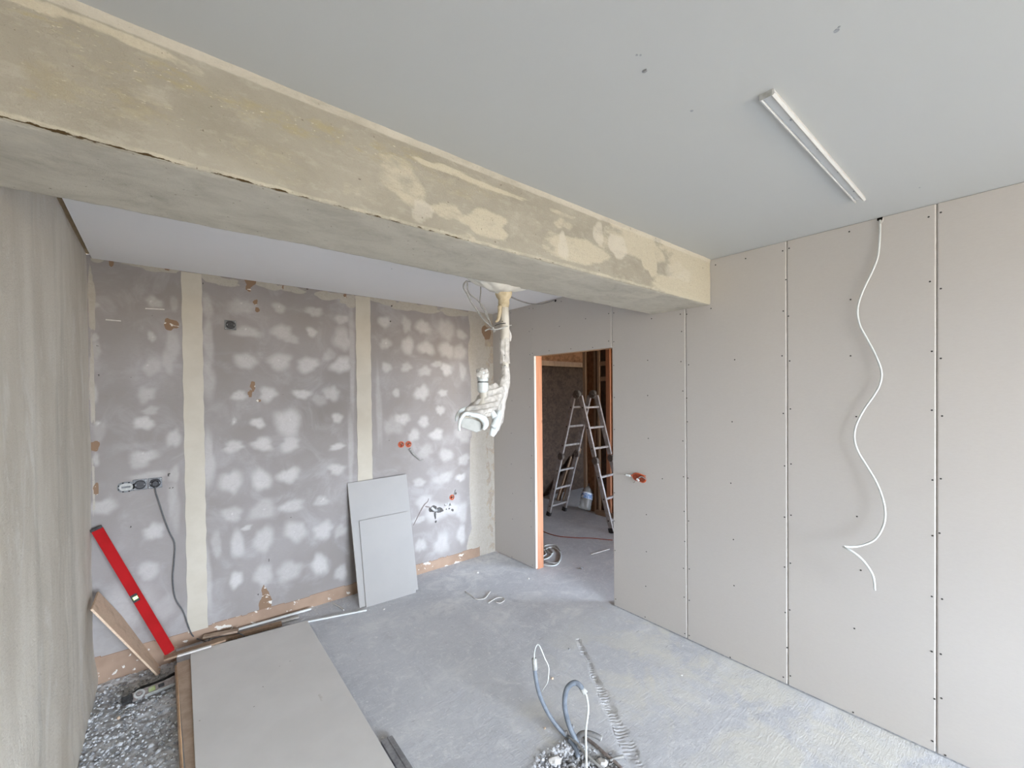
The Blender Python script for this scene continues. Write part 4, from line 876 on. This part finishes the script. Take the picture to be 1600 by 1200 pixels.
# reflector plate
R4 = [lp(723.5, 652.5, -.03), lp(736, 653.5, -.03), lp(750, 658, -.03), lp(755, 666, -.03), lp(753, 673, -.03), lp(744, 676, -.03), lp(732, 671.5, -.03), lp(721, 668, -.03), lp(721, 660, -.03)]
obj('reflector', MB().prism(R4, (.5, .86, 0), .022), M['reflector'], lamp, label='dull grey reflector glass', bevel=.004)
obj('head_housing', MB().prism([lp(724, 647, -.02), lp(758, 650, -.02), lp(762, 660, -.02), lp(755, 668, -.02), lp(722, 662, -.02)], (.35, .93, .1), .05), M['lamppole'], lamp, bevel=.008)
# plastic film draped around neck and head: lofted wrinkled hull
def film(name, rings, seg=40, seed=1):
    rs = random.Random(seed); ph = [rs.random()*6.28 for _ in range(8)]; vs = []; n = len(rings)*5-4; Rg = []
    for i in range(len(rings)-1):
        for k in range(5):
            u = k/5; Rg.append([rings[i][0].lerp(rings[i+1][0], u), rings[i][1]*(1-u)+rings[i+1][1]*u, rings[i][2]*(1-u)+rings[i+1][2]*u])
    Rg.append(list(rings[-1]))
    rt = Vector((CR.x, CR.y, 0)).normalized(); fw = Vector((CF.x, CF.y, 0)).normalized()
    for i, (c, a, b) in enumerate(Rg):
        for k in range(seg):
            th = 2*math.pi*k/seg
            w = 1+.07*math.sin(4*th+ph[0]+i*.15)+.05*math.sin(7*th+ph[1]-i*.2)+.03*math.sin(13*th+ph[2]+i*.2)+.02*math.sin(i*.7+ph[3])
            vs.append(c+rt*(a*w*math.cos(th))+fw*(b*w*math.sin(th))+Vector((0, 0, .006*math.sin(3*th+i+ph[4]))))
    fs = [(i*seg+k, i*seg+(k+1) % seg, (i+1)*seg+(k+1) % seg, (i+1)*seg+k) for i in range(len(Rg)-1) for k in range(seg)]
    return obj(name, MB().add(vs, fs), M['film'], lamp, smooth=True)
film('film_wrap', [(lp(769, 600), .028, .03), (lp(770, 606), .052, .045), (lp(769, 613), .066, .055), (lp(766, 622), .070, .055), (lp(759, 631), .078, .055), (lp(750, 639), .085, .055), (lp(742, 646), .085, .055), (lp(740, 651, .02), .080, .050)], seed=3)
film('film_wrap', [(lp(789, 572), .021, .021), (lp(790, 586), .024, .024), (lp(787, 598), .034, .030), (lp(784, 612), .034, .03), (lp(782, 628), .030, .028), (lp(780, 642), .030, .024), (lp(778, 660), .026, .020), (lp(774, 672), .018, .016)], seed=8)
film('film_wrap', [(lp(788.5, 530), .0255, .0255), (lp(788, 545), .028, .028), (lp(788.5, 560), .027, .027), (lp(789, 567), .0255, .0255)], seed=5)
film('film_hood', [(lp(754, 576.5), .016, .014), (lp(754, 579), .032, .026), (lp(754, 585), .036, .032), (lp(754, 591), .032, .030)], seed=9)
film('film_flap', [(lp(795, 515), .004, .004), (lp(797, 525), .010, .006), (lp(797, 533), .005, .004)], 12, seed=2)
# cables by the beam
YC = 1.845
def cp(px, py, dy=0.): return at(1, YC+dy, px, py)
lc = empty('looped_cable', cp(740, 441), 'loose grey cables looping from the beam to the lamp pole', 'cable')
obj('cable', MB().tube([cp(729, 439), cp(725, 444), cp(725, 451), cp(731, 461), cp(737, 473), cp(746, 486), cp(756, 500), cp(765, 508), cp(771, 515)], .0042, 8, smooth=5), M['greycable'], lc, smooth=True)
obj('cable', MB().tube([cp(730, 440, .01), cp(731, 452, .01), cp(735, 460, .01), cp(745, 468, .01), cp(753, 477, .01), cp(760, 488, .01), cp(765, 502, .01), cp(770, 514, .005)], .0036, 8, smooth=5), M['greycable'], lc, smooth=True)
obj('cable', MB().tube([cp(728, 439), cp(738, 440.5), cp(748, 442), cp(751, 446), cp(751, 458), cp(750, 470), cp(752, 479), cp(757, 486), cp(763, 500)], .0032, 8, smooth=5), M['greycable'], lc, smooth=True)
obj('cable_tie', MB().tube([cp(758, 517), cp(764, 514, -.02), cp(772, 515, -.05), cp(783, 513, -.06), cp(792, 510, -.05), cp(799, 508, -.02)], .0035, 6, smooth=4), M['sleeve'], lc, smooth=True)
obj('cable_tie', MB().tube([cp(773, 509, -.04), cp(781, 506, -.06), cp(790, 505, -.055)], .002, 6, smooth=3), M['rubber'], lc, smooth=True)
obj('cable_end', MB().tube([cp(770, 512, -.02), cp(773, 518, -.03)], .006, 6), M['sleeve'], lc)
P = [lp(796, 464), lp(803, 467.5, .03), lp(813, 470.5, .15), lp(826, 471, .35)]
e = at(0, RX, 868, 466); s0 = P[-1]
P = [lp(796, 463)]+[lp(796, 463).lerp(Vector((RX-.01, e.y, HC-.015)), u)+Vector((0, 0, -.05*math.sin(math.pi*u)*(1-.35*u))) for u in (.12, .3, .5, .7, .88)]+[Vector((RX-.006, e.y, HC-.012))]
tag(obj('cable', MB().tube(P, .0045, 8, smooth=5), M['greycable'], smooth=True), 'grey cable sagging from lamp mount to the top of the panel wall', 'cable')
obj('cable_hole', MB().lathe([(.012, 0), (.012, .001)], (RX-.001, e.y, HC-.020), (-1, 0, 0), 10), M['black_hole'], wall_right)

# ---- conduits sticking up from the floor hole
D0 = 2.14
def dp(px, py, dd=0.): return dep(D0+dd, px, py)
t = empty('conduit', at(2, -.03, 882, 1150), 'taller blue-grey conduit curving left with a thin white wire at its tip', 'conduit', 'floor conduits')
obj('pipe', MB().tube([dp(905, 1172, -.03), dp(893, 1157, -.02), dp(880, 1145), dp(866, 1129, .01), dp(853, 1108, .02), dp(843, 1085, .02), dp(838, 1064, .02), dp(835.5, 1047, .02), dp(834, 1029, .02)], .0105, 12, smooth=5), M['conduit'], t, smooth=True)
obj('sleeve', MB().tube([dp(836, 1046, .018), dp(835, 1029, .018)], .0118, 12), M['sleeve'], t, smooth=True)
obj('wire', MB().tube([dp(834.5, 1030, .02), dp(835, 1020, .02), dp(837.5, 1010, .02), dp(841, 1007, .02), dp(845, 1013, .01), dp(851, 1028, .0), dp(857, 1041, -.01), dp(857, 1055, -.01), dp(855.5, 1066, -.01), dp(850, 1075, .0), dp(847, 1080, .01)], [.003]*8+[.0025, .0015, .002], 8, smooth=5), M['whitecable'], t, smooth=True)
t = empty('conduit', at(2, -.03, 898, 1150), 'looped blue-grey conduit with a thick white wire hanging from its end', 'conduit', 'floor conduits')
obj('pipe', MB().tube([dp(905, 1172, -.06), dp(899, 1155, -.04), dp(891, 1138, -.03), dp(886, 1122, -.03), dp(882.5, 1105, -.03), dp(882.5, 1090, -.03), dp(886, 1076, -.03), dp(893, 1068.5, -.03), dp(900, 1067, -.03), dp(906, 1071, -.04), dp(911, 1078, -.05), dp(915, 1084, -.06)], .0125, 12, smooth=5), M['conduit'], t, smooth=True)
obj('sleeve', MB().tube([dp(907.5, 1073, -.04), dp(915, 1084, -.06)], .0138, 12), M['sleeve'], t, smooth=True)
obj('wire', MB().tube([dp(914, 1082, -.06), dp(917, 1090, -.07), dp(919, 1105, -.09), dp(918, 1120, -.11), dp(915.5, 1140, -.14), dp(915.5, 1165, -.18), dp(917, 1205, -.24), dp(922, 1240, -.28)], .0052, 8, smooth=5), M['whitecable'], t, smooth=True)
t = empty('conduit', at(2, -.03, 905, 1158), 'short dark grey pipe elbow with open end beside the looped conduit', 'conduit', 'floor conduits')
P = [dp(903, 1175, -.03), dp(901, 1162, -.03), dp(903, 1152, -.03), dp(910, 1146, -.04), dp(921, 1146, -.05), dp(932, 1150, -.06), dp(938, 1153.5, -.06)]
obj('pipe', MB().tube(P, .0125, 14, smooth=5), M['darkpipe'], t, smooth=True)
ed_ = (P[-1]-P[-2]).normalized(); obj('open_end', MB().lathe([(.0128, -.001), (.0128, .003), (.0100, .003), (.0100, .001)], P[-1], ed_, 16), M['sleeve'], t); obj('bore', MB().lathe([(.0098, .0015), (.0098, .002)], P[-1], ed_, 14), M['black_hole'], t)
tag(obj('pipe', MB().tube([at(2, z_, *q) for q, z_ in (((889, 1152), .02), ((900, 1160), .022), ((912, 1174), .02), ((928, 1190), .012), ((948, 1206), -.005))], .0065, 8, smooth=4), M['greycable'], smooth=True), 'light grey tube lying across the gravel hole', 'pipe')
tag(obj('pipe', MB().tube([at(2, z_, *q) for q, z_ in (((912, 1151), .004), ((930, 1164), .010), ((945, 1178), .012), ((958, 1188), .010), ((972, 1202), .006))], .0075, 8, smooth=4), M['brownpipe'], smooth=True), 'brown rusty rod on the right rim of the gravel hole', 'rod')
tag(obj('pipe', MB().tube([at(2, z_, *q) for q, z_ in (((889, 1156), .010), ((897, 1167), .004), ((904, 1184), -.012))], .0115, 10, smooth=4), M['conduit'], smooth=True), 'short blue-grey pipe buried in the left of the gravel hole', 'pipe')
tag(obj('pipe', MB().tube([at(2, .014, *q) for q in ((953, 1188), (964, 1184), (974, 1182))], [.005, .006, .007], 8, smooth=3), M['greycable'], smooth=True), 'grey stub crossing the rusty rod at the hole edge', 'pipe')
tag(obj('rag', MB().tube([dp(884, 1142, .0), dp(885, 1152, -.005), dp(886, 1162, .0)], [.009, .014, .010], 7, smooth=3), M['rocklight']), 'crumpled grey lump stuck where the conduits leave the floor', 'lump')
mb = MB()
for k, (a, b, r) in enumerate(((892, 1128, .010), (895, 1133, .009))): mb.rock(dp(a, b, .05), r, jag=.3)
mb = MB().rock(at(2, .002, 895, 1136), .014, (1, .8, .8), jag=.3); tag(obj('stone', mb, M['rocklight']), 'small stone chip just behind the conduits', 'stone')
for (a, b, r, lab) in ((868, 1188, .030, 'flat whitish lump on the left rim of the gravel hole'), (941, 1192, .026, 'bright white plaster lump at the right of the gravel')):
    p = at(2, .0, a, b); tag(obj('plaster_lump', MB().rock((p.x, p.y, .0), r, (1, .8, .5), random.Random(int(a)), .22, 2), M['gypsum']), lab, 'lump', 'plaster lumps by the hole')

# ---- bits on the floor
def flatcurve(name, pts, r, mat, lab, cat, z=.006, grp=None):
    return tag(obj(name, MB().tube([at(2, z, *q) for q in pts], r, 6, smooth=4), mat, smooth=True), lab, cat, grp)
flatcurve('paper_scrap', [(727, 924), (736, 930), (744, 936), (756, 935.5), (762, 930), (766, 924)], .0045, M['gypsum'], 'curled white strip on the floor, left half of the pair', 'scrap')
flatcurve('paper_scrap', [(763, 942), (769, 938), (777, 934), (786, 934), (788, 938), (782, 942), (775, 941)], .0045, M['gypsum'], 'curled white strip on the floor, right half of the pair', 'scrap')
for (a, b, r, lab) in ((746, 895, .014, 'white crumb on the floor in front of the doorway post'), (826, 904, .013, 'pale crumb on the floor just before the doorway'), (863, 1060, .010, 'tiny brown crumb behind the tall conduit'), (889, 1014, .009, 'dark crumb left of the floor groove'), (1065, 1055, .008, 'small white crumb near the panel wall'), (921, 1120, .007, 'dark crumb right of the looped conduit'), (851, 1138, .008, 'reddish crumb left of the conduit base'), (600, 952, .010, 'white crumb in front of the leaning offcuts')):
    p = at(2, .003, a, b); tag(obj('crumb', MB().rock((p.x, p.y, .004), r, (1, .8, .6), random.Random(int(a)), .35), M['rockdark'] if 'dark' in lab else (M['chip'] if 'brown' in lab or 'reddish' in lab else M['gypsum'])), lab, 'crumb', 'crumbs on the floor')
p0_ = at(2, .01, 526, 944)
flatcurve('paper_scrap', [(521, 943), (527, 946), (534, 950), (537, 953)], .006, M['gypsum'], 'curled pale scrap on the floor left of the leaning offcuts', 'scrap', z=.01)
rr = random.Random(9); mb = MB()
for i in range(420):
    x = rr.uniform(.2, 2.75); y = rr.uniform(1.0, 3.6)
    if (y < 3.5 and x < .9) or math.hypot(x-Hc.x, y-Hc.y) < .3: continue
    mb.rock((x, y, .001), rr.uniform(.0012, .0035), (1, .8, .6), rr, .3)
for i in range(160): mb.rock((rr.uniform(.1, 1.2), rr.uniform(3.55, 3.70), .002), rr.uniform(.002, .006), (1, .8, .6), rr, .3)
tag(obj('crumbs', mb, M['gypsum']), 'scattered plaster crumbs and dust over the screed floor', 'crumbs', kind='stuff')

# ---- room beyond: ladder
lad = empty('folding_ladder', (4.3, 3.8, 0), 'dusty four-part aluminium folding ladder standing in the room beyond the doorway', 'ladder')
def railbar(a, b, w=.026, t=.062, nm='rail'):
    obj(nm, MB().bar(a, b, w, t, up=Vector((0, 1, .3))), M['ladderalu'], lad, bevel=.002)
XN, XF = 4.245, 4.60
FT = {(0, 0): Vector((4.20, 4.30, 0)), (0, 1): Vector((4.55, 4.33, 0)), (1, 0): Vector((4.262, 3.25, 0)), (1, 1): Vector((4.61, 3.28, 0))}
TOP = {(0, 0): Vector((4.24, 3.84, 1.69)), (0, 1): Vector((4.585, 3.86, 1.69)), (1, 0): Vector((4.25, 3.73, 1.69)), (1, 1): Vector((4.595, 3.75, 1.69))}
for s in (0, 1):
    for k in (0, 1):
        f, tp_ = FT[(s, k)], TOP[(s, k)]; md = f.lerp(tp_, .51)
        railbar(f+Vector((0, 0, .02)), f.lerp(tp_, .49)); railbar(f.lerp(tp_, .54), tp_)
        obj('hinge', MB().lathe([(.045, -.02), (.05, -.012), (.05, .012), (.045, .02)], md, (1, 0, 0), 18), M['hinge'], lad)
        obj('foot', MB().bar(f, f.lerp(tp_, .035), .034, .068, up=Vector((0, 1, .3))), M['rubber'], lad)
    for fr_ in (.085, .235, .39, .60, .755, .91):
        a, b = FT[(s, 0)].lerp(TOP[(s, 0)], fr_), FT[(s, 1)].lerp(TOP[(s, 1)], fr_)
        rg = obj('rung', MB().bar(a, b, .030, .026), M['ladderalu'], lad, bevel=.003)
        for e_, sg in ((a, -1),):
            obj('rung_end', MB().lathe([(.009, 0), (.009, .001)], e_+Vector((-.014, 0, 0)), (-1, 0, 0), 8), M['black_hole'], rg)
for k in (0, 1):
    c = (TOP[(0, k)]+TOP[(1, k)])/2+Vector((0, 0, .02)); obj('top_hinge', MB().lathe([(.05, -.022), (.058, -.014), (.058, .014), (.05, .022)], c, (1, 0, 0), 20).bar(TOP[(0, k)], c, .034, .055, up=(0, 1, .3)).bar(TOP[(1, k)], c, .034, .055, up=(0, 1, .3)), M['hinge'], lad)
# bottle
bt0 = at(2, .0, 913, 800)
bot = empty('water_bottle', bt0, 'big clear water bottle with blue label leaning by the stud', 'bottle')
axb = (at(1, bt0.y, 928, 752)-bt0).normalized(); axb = Vector((axb.x*.8, 0.05, axb.z)).normalized()
b0_ = bt0+Vector((0, 0, .03))
obj('body', MB().lathe([(.05, 0), (.085, .012), (.09, .05), (.084, .07), (.09, .09), (.084, .12), (.09, .15), (.088, .25), (.07, .31), (.03, .35), (.022, .355), (.022, .38)], b0_, axb, 24), M['clear'], bot, smooth=True)
obj('label_band', MB().lathe([(.0915, .16), (.0915, .25)], b0_, axb, 24, caps=False), M['bluelabel'], bot, smooth=True)
obj('cap', MB().lathe([(.025, .375), (.025, .40)], b0_, axb, 14), M['bluelabel'], bot)
# planks leaning behind the ladder
for (pa, pb, dy_, lab) in (((872, 783), (893, 715), 4.75, 'left one of two brown planks leaning behind the ladder'), ((881, 784), (906, 700), 4.70, 'right one of two brown planks leaning behind the ladder')):
    a = at(2, 0, *pa); b = at(1, 5.13, *pb)
    tag(obj('plank', MB().bar(a+Vector((0, 0, .01)), b, .075, .024, up=(0, -1, 0)), M['paletimber']), lab, 'plank', 'planks behind the ladder')
# cable coil by the door, red cable
cc = empty('cable_coil', at(2, .006, 862, 866), 'tangled white cable coil on the floor behind the doorway stud', 'cable')
for pts in ([(846, 873), (856, 878), (868, 880), (874, 876), (876, 866), (870, 858), (860, 855), (850, 859)],
            [(850, 853), (858, 851), (868, 852), (873, 856), (876, 861)],
            [(846, 875), (856, 872), (862, 866), (856, 862), (852, 858), (858, 857), (864, 864), (860, 866)], [(844, 881), (858, 884), (870, 882), (876, 874)], [(845, 870), (853, 866), (850, 860), (846, 856)]):
    obj('cable', MB().tube([at(2, .008, *q) for q in pts], .0065, 8, smooth=5), M['whitecable'], cc, smooth=True)
flatcurve('thin_cable', [(846, 829), (858, 834), (874, 838), (890, 839.5), (905, 840.5), (925, 841), (957, 844)], .005, M['orangein'], 'thin reddish cable across the floor of the room beyond', 'cable')
flatcurve('lath_scrap', [(924, 866), (938, 862), (952, 858)], .006, M['gypsum'], 'thin white scrap on the floor beyond the doorway', 'scrap')
p = at(2, .004, 909, 888); tag(obj('stone', MB().rock((p.x, p.y, .006), .018, (1, .6, .5)), M['rockdark']), 'dark stone on the floor inside the doorway', 'stone')
